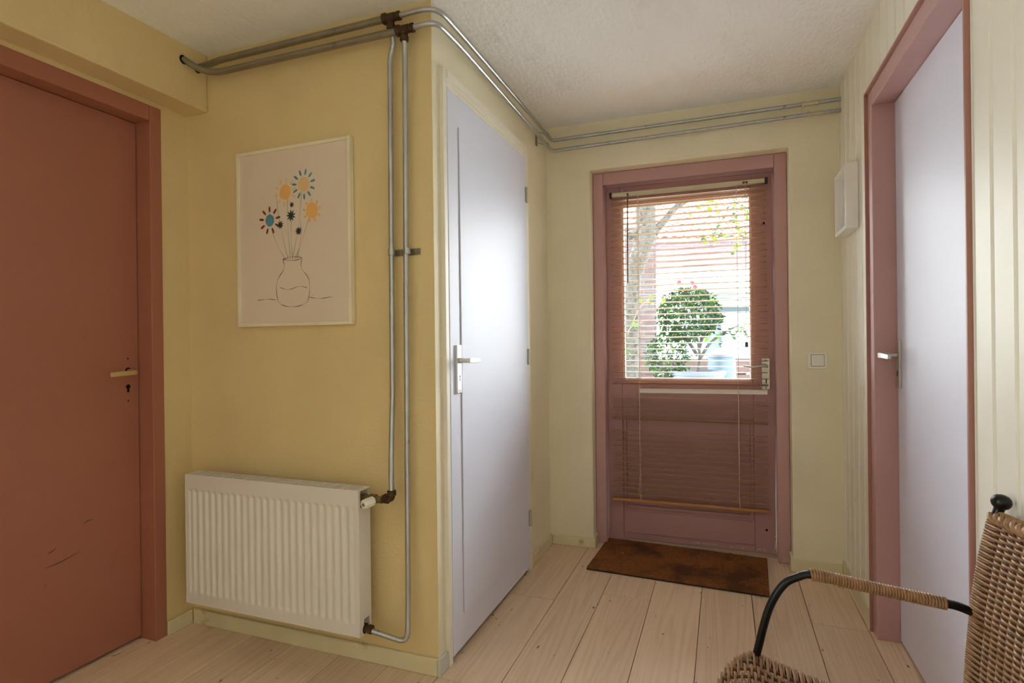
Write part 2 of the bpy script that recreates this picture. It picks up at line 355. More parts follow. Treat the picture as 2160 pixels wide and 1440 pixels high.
skirt('baseboard_back.001', mb, 'cream skirting right of the garden door', True)

# ------------------------------------------------------------------ door_1 : red-brown door on the left
d1 = struct(empty('door_1', (XL, -.6, 0)), 'flush red-brown door with bare keyhole and lever in matching frame', 'door')
fx0, fx1 = -.12, .004
mb = MB(); mb.box(fx0, fx1, .433, .48, 0, 2.047); mb.box(fx0, fx1, -.46, -.413, 0, 2.047); mb.box(fx0, fx1, -.413, .433, 1.987, 2.047)
mb.box(-.12, -.108, .415, .433, 0, 1.987); mb.box(-.12, -.108, -.413, -.395, 0, 1.987); mb.box(-.12, -.108, -.413, .433, 1.97, 1.987)
mb.build('door_frame', BROWN, d1, bevel=.003)
leaf = B(-.107, -.07, -.411, .431, .012, 1.985).build('door_leaf', BROWN, d1, bevel=.002)
LX = -.07  # local face plane
def keyhole(cy, cz, s_=1.0):
    pts = []
    for k in range(21):
        a = -PI*.5+.42+ (2*PI-.84)*k/20; pts.append((cy+math.cos(a)*.0085*s_, cz+math.sin(a)*.0085*s_))
    pts += [(cy-.0048*s_, cz-.021*s_), (cy+.0048*s_, cz-.021*s_)]
    return pts
mb = MB(); mb.prism(keyhole(.390, .975), 'x', LX, LX+.0006); mb.build('keyhole', DARK, leaf)
mb = MB(); mb.lathe([(.0105, 0), (.0105, .0006)], (LX, .390, 1.037), (1, 0, 0), 20); mb.build('spindle_hole', DARK, leaf)
for z in (1.081, .921):
    mb = MB(); mb.lathe([(.003, 0), (.003, .0006)], (LX, .390, z), (1, 0, 0), 10); mb.build('screw_hole', DARK, leaf)
pts = fillet([(LX, .390, 1.033), (LX+.05, .392, 1.030), (LX+.052, .29, 1.026)], .016, 6)
mb = MB(); mb.tube(pts[:3], .007, 10)
n = len(mb.v)
# flat lever bar
bar = [Vector(p) for p in pts]
def flatbar(mb, P, wh, wt):
    base = len(mb.v); K = len(P)
    for i, p in enumerate(P):
        t = (P[min(K-1, i+1)]-P[max(0, i-1)]).normalized(); sd = t.cross(Vector((0, 0, 1))).normalized(); h = wh[i] if isinstance(wh, list) else wh
        for a, b in ((-1, -1), (1, -1), (1, 1), (-1, 1)): mb.v.append(tuple(p+sd*(a*wt)+Vector((0, 0, b*h))))
    for i in range(K-1):
        for k in range(4): mb.face((base+i*4+k, base+i*4+(k+1) % 4, base+(i+1)*4+(k+1) % 4, base+(i+1)*4+k))
    mb.face((base+3, base+2, base+1, base)); mb.face([base+(K-1)*4+k for k in range(4)])
flatbar(mb, bar, .0085, .005)
tag(mb.build('door_handle', mat('champagne_lever', (206, 186, 138), .35, metal=.6, var=.02), leaf, bevel=.002), 'champagne coloured lever handle')
for pts_ in ([(-.50, .396), (-.47, .397), (-.43, .403), (-.385, .416)], [(-.49, .44), (-.475, .444), (-.46, .452)], [(-.376, .505), (-.362, .512), (-.345, .513)], [(-.50, .325), (-.495, .34), (-.492, .352)]):
    P_ = spline([(0, y+.6, z) for y, z in pts_], 4); mb = MB()
    for i, p in enumerate(P_):
        ww = .0022*math.sin(PI*(i+.5)/len(P_)); mb.v += [(LX+.0004, p.y, p.z+ww), (LX+.0004, p.y, p.z-ww)]
    for i in range(len(P_)-1): mb.face((2*i, 2*i+1, 2*i+3, 2*i+2))
    mb.build('scuff_mark', SCUFF, leaf)
struct(B(XL-.16, XL-.125, -1.2, .0, 0, 2.4).build('trim_1', DARK), 'dark backing behind the red-brown door', 'trim')  # unseen sheet added behind the leaf to stop light leaking in

# ------------------------------------------------------------------ door_2 : white closet door
d2 = struct(empty('door_2', (0, .5, 0)), 'lavender-white closet door with flat raised panel in cream frame', 'door')
mb = MB(); F = .015
mb.box(-.07, F, -.446, -.4205, 0, 2.085); mb.box(-.07, F, .4175, .46, 0, 2.085); mb.box(-.07, F, -.4205, .4175, 2.026, 2.085)
mb.build('door_frame', CREAM, d2, bevel=.002)
mb = MB(); mb.box(0, .0185, -.4205, .4175, 2.040, 2.046)
mb.box(0, .02, -.4205, .4175, 2.058, 2.085)
mb.build('head_moulding', CREAM, d2, bevel=.001)
leaf = B(-.024, .0165, -.4185, .4155, .022, 2.0235).build('door_leaf', LAV, d2, bevel=.002)
B(.0165, .0215, -.3345, .335, .14, 1.912).build('raised_panel', LAV, leaf, bevel=.0008)
B(.0165, .0168, -.3362, -.3345, .14, 1.912).build('panel_joint', mat('grey_joint', (120, 112, 112), .8), leaf)  # thin grey line along the near edge of the raised panel
pl = B(.0165, .0255, -.383, -.344, .944, 1.118).build('handle_plate', ALUW, leaf, bevel=.003)
mb = MB(); mb.lathe([(.0105, 0), (.0105, .008), (.0085, .012), (.008, .036)], (.0255, -.362, 1.062), (1, 0, 0), 18)
P_ = fillet([(.0615, -.362, 1.062), (.0665, -.362, 1.062), (.066, -.285, 1.059)], .008, 4)
mb2 = MB(); flatbar(mb2, [Vector((.064, -.369, 1.062)), Vector((.066, -.35, 1.062)), Vector((.064, -.31, 1.061)), Vector((.060, -.268, 1.060))], [.0085, .0095, .0095, .0075], .006)
mb.v += []; off = len(mb.v); mb.v += mb2.v; [mb.face([i+off for i in f]) for f in mb2.f]
tag(mb.build('door_handle', ALUW, leaf, bevel=.002), 'pale metal lever handle')
mb = MB(); mb.lathe([(.0035, 0), (.0035, .0006)], (.0256, -.362, 1.005), (1, 0, 0), 10); mb.box(.0256, .0262, -.3635, -.3605, .988, 1.0); mb.build('keyhole', DARK, leaf)
for z in (1.108, .954):
    mb = MB(); mb.lathe([(.0025, 0), (.0022, .001)], (.0256, -.3635, z), (1, 0, 0), 10); mb.build('screw', STEELD, leaf)
for z in (1.845, 1.052, .262):
    mb = MB(); mb.lathe([(.0055, -.038), (.0055, -.013)], (.0215, .418, z), (0, 0, 1), 12); mb.lathe([(.0055, -.0125), (.0055, .0125)], (.0215, .418, z), (0, 0, 1), 12); mb.lathe([(.0055, .013), (.0055, .038)], (.0215, .418, z), (0, 0, 1), 12)
    mb.box(.0165, .018, .40, .418, z-.036, z+.036)
    mb.build('hinge', ALU, d2, smooth=True)
struct(B(-.16, -.1005, .06, .96, 0, 2.3).build('trim_2', DARK), 'dark closet interior behind the white door', 'trim')

# ------------------------------------------------------------------ door_3 : mauve glazed garden door
d3 = struct(empty('door_3', BW, TH), 'mauve wooden garden door with large glass pane above and panel below', 'door')
mb = MB(); mb.box(.244, .301, .075, .215, 0, 2.054); mb.box(1.163, 1.221, .075, .215, 0, 2.054); mb.box(.301, 1.163, .075, .215, 1.986, 2.054)
mb.build('door_frame', PINK, d3, bevel=.004)
B(.301, 1.163, .145, .24, -.02, .014).build('threshold', mat('worn_sill', (170, 150, 130), .6), d3, bevel=.003)
lf = empty('door_leaf', parent=d3)
LA, LB = .150, .190
def lp(name, *a, m=MAUVE, bev=.002): return B(*a).build(name, m, lf, bevel=bev)
lp('stile', .303, .3835, LA, LB, .016, 1.984); lp('stile', 1.0615, 1.161, LA, LB, .016, 1.984)
lp('rail', .384, 1.061, LA, LB, 1.890, 1.984); lp('rail', .384, 1.061, LA, LB, .702, .898); lp('rail', .384, 1.061, LA+.006, LB, .016, .185)
lp('weather_board', .3845, 1.0605, LA-.002, LA+.0055, .052, .176, bev=.003)
# moulding strips round the lower panel and glass
mb = MB()
for a in ((.384, .402, .185, .702), (1.043, 1.061, .185, .702), (.402, 1.043, .185, .205), (.402, 1.043, .684, .702)): mb.box(a[0], a[1], LA+.008, LB-.004, a[2], a[3])
mb.build('panel_moulding', MAUVE, lf, bevel=.003)
lp('lower_panel', .402, 1.043, LA+.018, LB-.01, .205, .684)
mb = MB()
for a in ((.384, .397, .898, 1.890), (1.052, 1.061, .898, 1.890), (.397, 1.052, .898, .911), (.397, 1.052, 1.878, 1.890)): mb.box(a[0], a[1], LA+.010, LB-.004, a[2], a[3])
tag(mb.build('glazing_bead', mat('pale_pink_bead', (196, 164, 160), .5), lf, bevel=.003), 'pale pink glazing bead')
mb = MB()
for a in ((.397, .4, .911, 1.878), (1.049, 1.052, .911, 1.878), (.4, 1.049, .911, .915), (.4, 1.049, 1.875, 1.878)): mb.box(a[0], a[1], LA+.012, LB-.006, a[2], a[3])
mb.build('glass_seal', WHITE, lf)
lp('glass_pane', .4, 1.049, .171, .174, .915, 1.875, m=GLASS, bev=0)
lp('handle_plate', 1.101, 1.140, LA-.009, LA, .865, 1.026, m=ALU, bev=.002)
mb = MB(); mb.lathe([(.009, 0), (.009, .035)], (1.122, LA-.009, .985), (0, -1, 0), 16)
mb.tube([(1.125, LA-.04, .985), (1.118, LA-.046, .990), (1.10, LA-.05, .989), (1.06, LA-.05, .982), (1.03, LA-.047, .983), (1.012, LA-.046, .987)], [.008, .0085, .008, .0065, .0055, .004], 12)
tag(mb.build('door_handle', ALU, lf, smooth=True), 'satin metal curved lever')
mb = MB(); mb.lathe([(.004, 0), (.004, .0008)], (1.122, LA-.0095, .915), (0, -1, 0), 10); mb.box(1.1195, 1.1245, LA-.0105, LA-.0095, .896, .913); mb.build('keyhole', DARK, lf)
for x, z in ((1.117, .137), (1.120, 1.724)):
    mb = MB(); mb.lathe([(.0055, 0), (.0055, .001)], (x, LA, z), (0, -1, 0), 14); mb.build('bolt_hole', DARK, lf)
for z in (1.016, .875):
    mb = MB(); mb.lathe([(.003, 0), (.003, .001)], (1.121, LA-.009, z), (0, -1, 0), 10); mb.build('screw', DARK, lf)

rnd = random.Random(4); mb = MB()
for k in range(26):
    z_ = abs(rnd.gauss(0, .05)); x_ = 1.158-abs(rnd.gauss(0, .0025+.012*max(0, .03-z_)/.03)); s_ = rnd.uniform(.0015, .0045); b_ = len(mb.v)
    for q in range(5): mb.v.append((x_+math.cos(q*1.257)*s_*rnd.uniform(.5, 1), LA-.0006, .018+z_+math.sin(q*1.257)*s_*rnd.uniform(.8, 2)))
    mb.face(list(range(b_, b_+5)))
for k in range(12):
    x_ = rnd.uniform(.75, 1.12); b_ = len(mb.v); w_ = rnd.uniform(.004, .02)
    for q in ((-w_, 0), (0, -.0015), (w_, 0), (.2*w_, .003)): mb.v.append((x_+q[0], LA-.0032, .034+q[1]))
    mb.face(list(range(b_, b_+4)))
mb.build('paint_chips', flat('bare_primer', (206, 196, 180)), lf)

# ------------------------------------------------------------------ door_4 : white door on the right in pink frame
d4 = struct(empty('door_4', (XR, .32, 0)), 'lavender-white flush door recessed in a dusty pink frame on the right', 'door')
y0, y1 = -.42, .425
mb = MB(); mb.box(0.001, .125, y1, .484, 0, 2.052); mb.box(0.001, .125, -.458, y0, 0, 2.052); mb.box(0.001, .125, y0, y1, 1.993, 2.052)
mb.build('door_frame', PINK, d4, bevel=.003)
mb = MB(); mb.box(-.010, .02, .484, .491, 0, 2.060); mb.box(-.010, .02, -.465, -.458, 0, 2.060); mb.box(-.010, .02, -.458, .484, 2.052, 2.060)
tag(mb.build('edge_bead', [REDB], d4, bevel=.001), 'red-brown bead round the frame')
leaf = B(.075, .113, y0+.002, y1-.002, .010, 1.991).build('door_leaf', LAV2, d4, bevel=.002)
pl = B(.066, .075, .372, .412, .945, 1.116).build('handle_plate', ALU, leaf, bevel=.002)
mb = MB(); mb.lathe([(.0095, 0), (.0095, .005), (.0085, .01), (.0085, .05)], (.066, .392, 1.062), (-1, 0, 0), 16)
mb2 = MB(); flatbar(mb2, [Vector((.012, .400, 1.062)), Vector((.010, .385, 1.062)), Vector((.012, .35, 1.061)), Vector((.018, .29, 1.058))], [.009, .010, .0095, .008], .0055)
off = len(mb.v); mb.v += mb2.v; [mb.face([i+off for i in f]) for f in mb2.f]
tag(mb.build('door_handle', ALU, leaf, bevel=.002), 'satin metal lever pointing to the viewer')
B(.0652, .066, .389, .3945, .985, 1.005).build('keyhole', DARK, leaf)
struct(B(XR+.128, XR+.2, -.3, 1.0, 0, 2.3).build('trim_3', DARK), 'dark space behind the right-hand door', 'trim')

# ------------------------------------------------------------------ radiator
rd = tag(empty('radiator', (-.64, -.075, .14)), 'cream-white ribbed panel radiator with top grille on the yellow wall', 'radiator')
rx0, rx1 = -.392, .404   # local x
H_ = .49; yf = -.035
NR = 24; NX = NR*8
def radf(u, v):
    x = rx0+.004+u*(rx1-rx0-.008); z = .002+v*(H_-.004); 
    e = min(x-rx0-.022, rx1-.022-x); a = 1 if e > 0 else max(0, 1+e/.004)
    ez = min(z-.040, H_-.052-z); b = max(0, min(1, ez/.012))
    ph = ((x-rx0-.022)/((rx1-rx0-.044)/NR)) % 1
    prof = 1 if .38 < ph < .62 else (0 if (ph < .12 or ph > .88) else ((ph-.12)/.26 if ph < .38 else (.88-ph)/.26))
    return (x, yf+.0065*(1-prof)*a*b, z)
mb = MB(); zs = [0, .03, .075, .082, .09, .098, .106, .3, .5, .7, .872, .88, .888, .896, .904, .95, 1]
nx = NR*16
base = 0
for zz in zs:
    for i in range(nx+1): mb.v.append(radf(i/nx, zz))
for j in range(len(zs)-1):
    for i in range(nx):
        a = j*(nx+1)+i; mb.face((a, a+1, a+nx+2, a+nx+1))
mb.build('front_panel', RAD, rd, smooth=True)
mb = MB(); t_ = .0025
mb.box(rx0, rx0+.004, yf-.001, yf+.004, 0, H_); mb.box(rx1-.004, rx1, yf-.001, yf+.004, 0, H_); mb.box(rx0, rx1, yf-.001, yf+.004, -.001, .004); mb.box(rx0, rx1, yf-.001, yf+.004, H_-.004, H_)
mb.build('panel_rim', RAD, rd, bevel=.001)
B(rx0+.004, rx1-.004, .022, .026, .005, H_-.005).build('back_panel', RAD, rd)
mb = MB(); mb.box(rx0, rx0+.002, yf+.004, .030, 0, H_)
mb.build('side_panel', RAD, rd, bevel=.0008)
mb = MB(); mb.box(rx1-.002, rx1, yf+.004, .030, .052, H_-.058); mb.box(rx1-.002, rx1, yf+.004, -.012, 0, .052); mb.box(rx1-.002, rx1, .018, .03, 0, .052)
mb.box(rx1-.002, rx1, yf+.004, yf+.010, H_-.058, H_); mb.box(rx1-.002, rx1, .026, .03, H_-.058, H_)
mb.build('side_panel', RAD, rd, bevel=.0006)
mb = MB(); zt = H_
mb.box(rx0, rx1, yf, yf+.007, zt, zt+.003); mb.box(rx0, rx1, .022, .031, zt, zt+.003); mb.box(rx0, rx0+.02, yf+.007, .022, zt, zt+.003); mb.box(rx1-.02, rx1, yf+.007, .022, zt, zt+.003)
for yy in (-.0165, -.0065, .0035, .0125): mb.box(rx0+.02, rx1-.02, yy-.0018, yy+.0018, zt, zt+.0025)
nc = 14
for k in range(1, nc):
    x = rx0+.02+k*(rx1-rx0-.04)/nc; mb.box(x-.004, x+.004, yf+.007, .022, zt, zt+.003)
mb.build('top_grille', RAD, rd)
mb = MB()
for k in range(60):
    x = rx0+.03+k*(rx1-rx0-.06)/59; mb.box(x-.0006, x+.0006, yf+.008, .020, .03, H_-.045)
tag(mb.build('convector_fins', mat('shaded_fin_metal', (60, 56, 50), .7), rd), 'inner convector fins', kind='stuff')  # dark fin colour stands in for the shade under the grille
# valve
vy = -.0045; vz = .462
mb = MB(); mb.lathe([(.013, -.02), (.013, .004), (.016, .006), (.016, .018), (.012, .020), (.012, .034), (.016, .036), (.016, .058), (.012, .060), (.0125, .083)], (rx1-.01, vy, vz), (1, 0, 0), 6+12)
mb.build('valve_body', BRASS, rd, smooth=True)
mb = MB(); c = Vector((rx1+.046, vy-.010, vz-.001)); dd = Vector((-.28, -1, -.12)).normalized()
pr = [(.0120, 0), (.0165, .006), (.0172, .028), (.0160, .042), (.014, .0445)]
kn = MB(); kn.lathe(pr, c, dd, 8)
tag(kn.build('valve_knob', WHITEP, rd, bevel=.0012), 'white plastic valve knob')
kc = MB(); kc.lathe([(.006, .0445), (.0055, .0455)], c, dd, 12); kc.build('knob_screw', STEELD, rd)
mb = MB(); mb.lathe([(.011, -.02), (.017, -.012), (.017, .004), (.012, .007), (.012, .016), (.015, .018), (.015, .030), (.0105, .031)], (rx1-.004, vy, .000), (1, 0, 0), 16)
# return fitting sits low in the side notch
for i, v in enumerate(mb.v): mb.v[i] = (v[0], v[1], v[2]+.018)
mb.build('return_fitting', RUST, rd, smooth=True)
for x in (rx0+.15, rx1-.15): B(x-.015, x+.015, .026, .076, .1, .4).build('wall_bracket', RAD, rd)

# ------------------------------------------------------------------ heating pipes
r1 = .0122; r2 = .0092; PY = -.048; PX = .044
zu, zl = 2.230, 2.179
def pipe(name, parent, pts, r, m_, n=14): mb = MB(); mb.tube(pts, r, n); return mb.build(name, m_, parent, smooth=True)
pu = tag(empty('heating_pipe', (-.5, PY, zu)), 'upper heating pipe running under the ceiling and down to the radiator valve', 'pipe')
plw = tag(empty('heating_pipe', (-.5, PY, zl)), 'lower heating pipe under the ceiling dropping to the radiator return', 'pipe')
def rel(P, o): return [tuple(Vector(p)-o.location) for p in P]
# thick horizontals on the yellow wall
pipe('thick_pipe', pu, rel(fillet([(-1.016, -.048, 2.222), (-.97, -.043, 2.226), (-.90, PY, zu), (-.158, PY, zu)], .05), pu), r1, STEELD)
pipe('thick_pipe', plw, rel(fillet([(-1.016, -.108, 2.229), (-.965, -.078, 2.19), (-.90, PY-.012, 2.176), (-.80, PY-.006, zl), (-.098, PY, zl)], .07), plw), r1, STEELD)
for o_, yy, zz in ((pu, -.046, 2.219), (plw, -.108, 2.226)):
    mb = MB(); mb.lathe([(.017, 0), (.017, .0015)], tuple(Vector((-1.0158, yy, zz))-o_.location), (1, 0, 0), 16); mb.build('wall_hole', DARK, o_)
def tee(parent, x, z, y=PY, drop=.035):
    mb = MB(); c0 = Vector((x, y, z))-parent.location
    mb.lathe([(.0155, -.030), (.0185, -.028), (.0185, -.016), (.0145, -.012), (.0145, .018), (.0125, .019), (.0125, .024), (.0150, .026), (.0150, .036), (.0125, .038)], c0, (1, 0, 0), 14)
    mb.lathe([(.013, .008), (.013, .022), (.0150, .024), (.0150, .036), (.0125, drop)], c0, (0, 0, -1), 14)
    return mb.build('tee_fitting', RUST, parent, smooth=True)
tee(pu, -.128, zu, drop=.040); tee(plw, -.076, zl, drop=.040)
# thin runs: round the corner, along the closet wall, across the back wall to the panelling
def bpt(x, d): return (x*math.cos(TH)+d*math.sin(TH)*-1, 1.324+x*math.sin(TH)-d*math.cos(TH))
bx0, by0 = bpt(.0, .040); bx1, by1 = bpt(1.441, .040)
pipe('thin_pipe', pu, rel(fillet([(-.095, PY, zu), (PX, PY, zu+.002), (PX, .12, 2.236), (PX, 1.02, 2.236), (PX, by0, 2.228), (.12, by0+.001, 2.229), (bx1, by1, 2.238)], [0, .10, .1, .1, .028, .05, 0], 8), pu), r2, STEEL)
pipe('thin_pipe', plw, rel(fillet([(-.045, PY, zl), (PX, PY, zl+.002), (PX, .12, 2.189), (PX, 1.02, 2.178), (PX, by0, 2.171), (.12, by0+.001, 2.172), (bx1, by1, 2.187)], [0, .10, .1, .1, .028, .05, 0], 8), plw), r2, STEEL)
for parent, z, x in ((pu, 2.237, 1.318), (plw, 2.186, 1.338)):
    c0 = Vector((bpt(x, .04)[0], bpt(x, .04)[1], z))-parent.location
    mb = MB(); mb.lathe([(.0095, -.04), (.0135, -.039), (.0135, -.028), (.011, -.027), (.011, .015), (.0135, .016), (.0135, .027), (.0095, .028)], c0, (1, 0.0122, 0), 8)
    tag(mb.build('coupling', mat('cream_painted_coupling', (196, 190, 168), .5, metal=.2), parent, bevel=.001), 'cream painted coupling')
# drops
pipe('drop_pipe', pu, rel(fillet([(-.128, PY, zu-.03), (-.128, PY+.010, zl), (-.128, -.030, 2.15), (-.1460, -.026, 2.105), (-.1480, -.026, 1.8), (-.1525, -.026, .95), (-.1500, -.040, .80), (-.1400, -.060, .66), (-.1380, -.062, .625)], .03), pu), r2, STEEL)
pipe('drop_pipe', plw, rel(fillet([(-.076, PY, zl-.03), (-.0810, -.036, 2.09), (-.0875, -.028, 1.9), (-.0925, -.028, 1.33), (-.0965, -.028, .70), (-.0920, -.040, .25), (-.0840, -.060, .125), (-.212, -.077, .152)], [0, .05, .05, .05, .05, .06, .038, 0], 8), plw), r2, STEEL)
mb = MB(); c0 = Vector((-.1380, -.062, .602))-pu.location
mb.tube(fillet([tuple(c0+Vector((-.036, 0, 0))), tuple(c0), tuple(c0+Vector((0, 0, .024)))], .012, 5), .0115, 12); mb.lathe([(.0125, .012), (.0155, .014), (.0155, .028), (.0125, .030)], c0, (0, 0, 1), 14)
mb.lathe([(.0125, -.012), (.0165, -.010), (.0165, .004), (.0125, .006)], c0+Vector((-.022, 0, 0)), (-1, 0, 0), 14)
mb.build('elbow_fitting', RUST, pu, smooth=True)
# clamps
cl = tag(empty('pipe_clamp', (-.1, 0, 1.44)), 'galvanised double clamp holding the two vertical pipes beside the picture', 'clamp')
B(-.055, .050, -.004, 0, -.011, .011).build('back_plate', STEELD, cl, bevel=.001)
for x in (-.0490, .0120):
    mb = MB(); mb.lathe([(.0125, -.010), (.0125, .010)], (x, -.027, 0), (0, 0, 1), 18); mb.build('ring', STEEL, cl, smooth=True)
for x in (-.024, .034):
    mb = MB(); mb.lathe([(.005, 0), (.005, .004)], (x, -.004, 0), (0, -1, 0), 6); mb.build('screw', STEELD, cl)
cb = tag(empty('pipe_clamp', (0, 1.14, 2.205)), 'galvanised U-shaped bracket holding both pipes in the back corner', 'clamp')
mb = MB(); mb.box(.0006, .004, -.012, .012, -.045, .04); mb.build('back_plate', STEELD, cb)
for z in (-.029, .028):
    mb = MB(); mb.tube([(.004, 0, z), (.034, .04, z)], .003, 8); mb.lathe([(.0112, -.009), (.0112, .009)], (.044, .05, z), (0, 1, 0), 16); mb.build('hook', STEEL, cb, smooth=True)

# ------------------------------------------------------------------ picture on the yellow wall
pc = tag(empty('framed_picture', (-.583, 0, 1.532)), 'tall cream flower print in a thin white frame above the radiator', 'picture')
pw, ph = .264, .335
mb = MB(); fw = .012
for a in ((-pw, -pw+fw, -ph, ph), (pw-fw, pw, -ph, ph), (-pw+fw, pw-fw, -ph, -ph+fw), (-pw+fw, pw-fw, ph-fw, ph)): mb.box(a[0], a[1], -.024, -.002, a[2], a[3])
mb.build('frame', mat('off_white_frame', (232, 224, 200), .4), pc, bevel=.001)
pr = B(-pw+fw, pw-fw, -.018, -.004, -ph+fw, ph-fw).build('print', PAPER, pc)
INK = flat('dark_line_ink', (70, 60, 48)); BLU = flat('blue_ink', (86, 140, 164)); RED = flat('red_brown_ink', (128, 52, 40)); PEA = flat('peach_ink', (226, 190, 138)); ORA = flat('orange_ink', (232, 178, 104)); DGR = flat('dark_green_ink', (44, 56, 48)); SGR = flat('sage_ink', (148, 158, 142))
rnd = random.Random(8)
def stroke(mb, pts, w_, y=-.0184):
    P = spline([(x, 0, z) for x, z in pts], 6); n = len(mb.v); K = len(P)
    for i, p in enumerate(P):
        t = (P[min(K-1, i+1)]-P[max(0, i-1)]).normalized(); nn = Vector((-t.z, 0, t.x)); ww = w_*(.75+.4*math.sin(i*.9))
        mb.v += [(p.x+nn.x*ww, y, p.z+nn.z*ww), (p.x-nn.x*ww, y, p.z-nn.z*ww)]
    for i in range(K-1): mb.face((n+2*i, n+2*i+1, n+2*i+3, n+2*i+2))
def blob(mb, cx, cz, rx, rz, rot=0, y=-.0184, jag=.06, n=22):
    b = len(mb.v)
    for k in range(n):
        a = 2*PI*k/n; q = 1+rnd.uniform(-jag, jag); x = math.cos(a)*rx*q; z = math.sin(a)*rz*q
        mb.v.append((cx+x*math.cos(rot)-z*math.sin(rot), y, cz+x*math.sin(rot)+z*math.cos(rot)))
    mb.face(list(range(b, b+n)))
mb = MB(); MI = [INK, BLU, RED, PEA, ORA, DGR, SGR]
# a plain line-drawn vase with a loose bunch of simple flowers
mb.cur = 6
for a, b in (((-.01, -.09), (-.02, .20)), ((.0, -.09), (.05, .21)), ((-.02, -.09), (-.075, .17)), ((.01, -.09), (.085, .08)), ((-.03, -.09), (-.10, .04)), ((.0, -.09), (.0, .1)), ((.02, -.09), (.04, .06))):
    stroke(mb, [a, ((a[0]+b[0])/2+rnd.uniform(-.01, .01), (a[1]+b[1])/2), b], .0011)
mb.cur = 0
stroke(mb, [(-.045, -.085), (-.040, -.12), (-.075, -.17), (-.07, -.24), (-.03, -.262), (.03, -.262), (.07, -.24), (.075, -.17), (.04, -.12), (.045, -.085)], .0011)
stroke(mb, [(-.046, -.085), (0, -.078), (.045, -.086), (0, -.093), (-.045, -.085)], .0010)
stroke(mb, [(-.17, -.235), (-.12, -.232), (-.078, -.236)], .0010); stroke(mb, [(.076, -.232), (.12, -.238), (.18, -.234)], .0010)
stroke(mb, [(-.06, -.19), (-.02, -.20), (.03, -.19), (.068, -.197)], .0009)
mb.cur = 5
for x, z, s_ in ((-.004, .075, .020), (-.055, .045, .015), (.03, .015, .015), (.0, .115, .010)):
    for k in range(9):
        a = k*2*PI/9+.3; blob(mb, x+math.cos(a)*s_*.45, z+math.sin(a)*s_*.5, s_*.55, s_*.16, a, y=-.0185-.0001*k)
    blob(mb, x, z, s_*.5, s_*.55, 0, y=-.0199)
def flower(cx, cz, rc, cc, pc_, n, rp, ln, wd):
    mb.cur = pc_
    for k in range(n):
        a = 2*PI*k/n+.2; blob(mb, cx+math.cos(a)*rp, cz+math.sin(a)*rp*1.05, ln, wd, a, y=-.01855, n=12)
    mb.cur = cc; blob(mb, cx, cz, rc, rc*1.1, 0, y=-.0187)
flower(.055, .185, .026, 3, 1, 11, .043, .012, .0045)
flower(-.03, .165, .026, 4, 3, 10, .042, .011, .004)
flower(.092, .085, .027, 4, 4, 9, .036, .006, .004)
flower(-.105, .065, .021, 1, 2, 9, .040, .012, .0048)
tag(mb.build('flower_drawing', MI, pr), 'simple flowers in a vase drawn in ink, blue, red and peach')

# small white box frame on the panelling
bf = tag(empty('box_frame', (XR, 1.08, 1.713)), 'small white empty box frame hung on the ivory panelling', 'frame')
mb = MB(); D = .047; a0, a1, b0, b1 = -.12, .12, -.135, .135; t_ = .017
for q in ((a0, a0+t_, b0, b1), (a1-t_, a1, b0, b1), (a0+t_, a1-t_, b0, b0+t_), (a0+t_, a1-t_, b1-t_, b1)): mb.box(-D, -.001, q[0], q[1], q[2], q[3])
mb.build('frame_sides', WHITE, bf, bevel=.0015)
B(-.016, -.010, a0+t_, a1-t_, b0+t_, b1-t_).build('back_board', GREYP, bf)

# light switch
sw = bw(tag(empty('light_switch'), 'white square rocker switch right of the garden door', 'switch')); sw.location = (1.336*math.cos(TH), 1.324+1.336*math.sin(TH), 1.020)
def rrect(w_, h_, r, n=5):
    o = []
    for cx, cz, a0 in ((w_-r, h_-r, 0), (-w_+r, h_-r, PI/2), (-w_+r, -h_+r, PI), (w_-r, -h_+r, 1.5*PI)):
        for k in range(n+1): a = a0+PI/2*k/n; o.append((cx+math.cos(a)*r, cz+math.sin(a)*r))
    return o
mb = MB(); mb.prism(rrect(.043, .040, .009), 'y', -.009, 0); mb.build('switch_plate', WHITEP, sw, bevel=.003)
mb = MB(); mb.prism(rrect(.029, .029, .004), 'y', -.0098, -.008); mb.build('switch_gap', flat('grey_gap', (130, 124, 110)), sw)
mb = MB(); mb.prism(rrect(.027, .027, .004), 'y', -.0125, -.009); mb.build('rocker', WHITEP, sw, bevel=.0012)

# ------------------------------------------------------------------ venetian blind on the garden door
bl = tag(empty('window_blind', BW, TH), 'tan slatted blind hung over the garden door, one slat twisted', 'blind')
BY = .112
B(.345, 1.123, BY-.012, BY+.012, 1.921, 1.943).build('headrail', HEADR, bl, bevel=.002)
for x0, x1 in ((.332, .3445), (1.1235, 1.137)): B(x0, x1, BY-.014, BY+.014, 1.918, 1.946).build('end_cap', flat('black_cap', (25, 22, 22), .4), bl, bevel=.001)
for x, z in ((.40, 1.965), (1.08, 1.965)): B(x-.006, x+.006, BY+.0, LA, z-.02, z+.0).build('mount', MAUVE, bl)
W2 = .0135; sa = .14
def slatmesh(x0, x1, w2=W2):
    mb = MB(); N = 8
    def fn(u, v):
        yy = (v*2-1); return (x0+u*(x1-x0), yy*w2, .0022*(1-yy*yy))
    mb.grid(fn, 2, N); n = len(mb.v)
    mb.v += [(x, y, z-.0009) for x, y, z in mb.v[:n]]
    for f in list(mb.f[:len(mb.f)]): mb.face([i+n for i in f][::-1])
    # sides
    nu = 2
    for i in range(nu): mb.face((i, i+1, n+i+1, n+i)); k = N*(nu+1); mb.face((k+i, k+i+1, n+k+i+1, n+k+i))
    for j in range(N):
        a = j*(nu+1); b = a+nu+1; mb.face((a, b, n+b, n+a)); a += nu; b += nu; mb.face((a, b, n+b, n+a))
    return mb
proto = slatmesh(-.396, .396).build('slat', SLAT, bl, smooth=True)
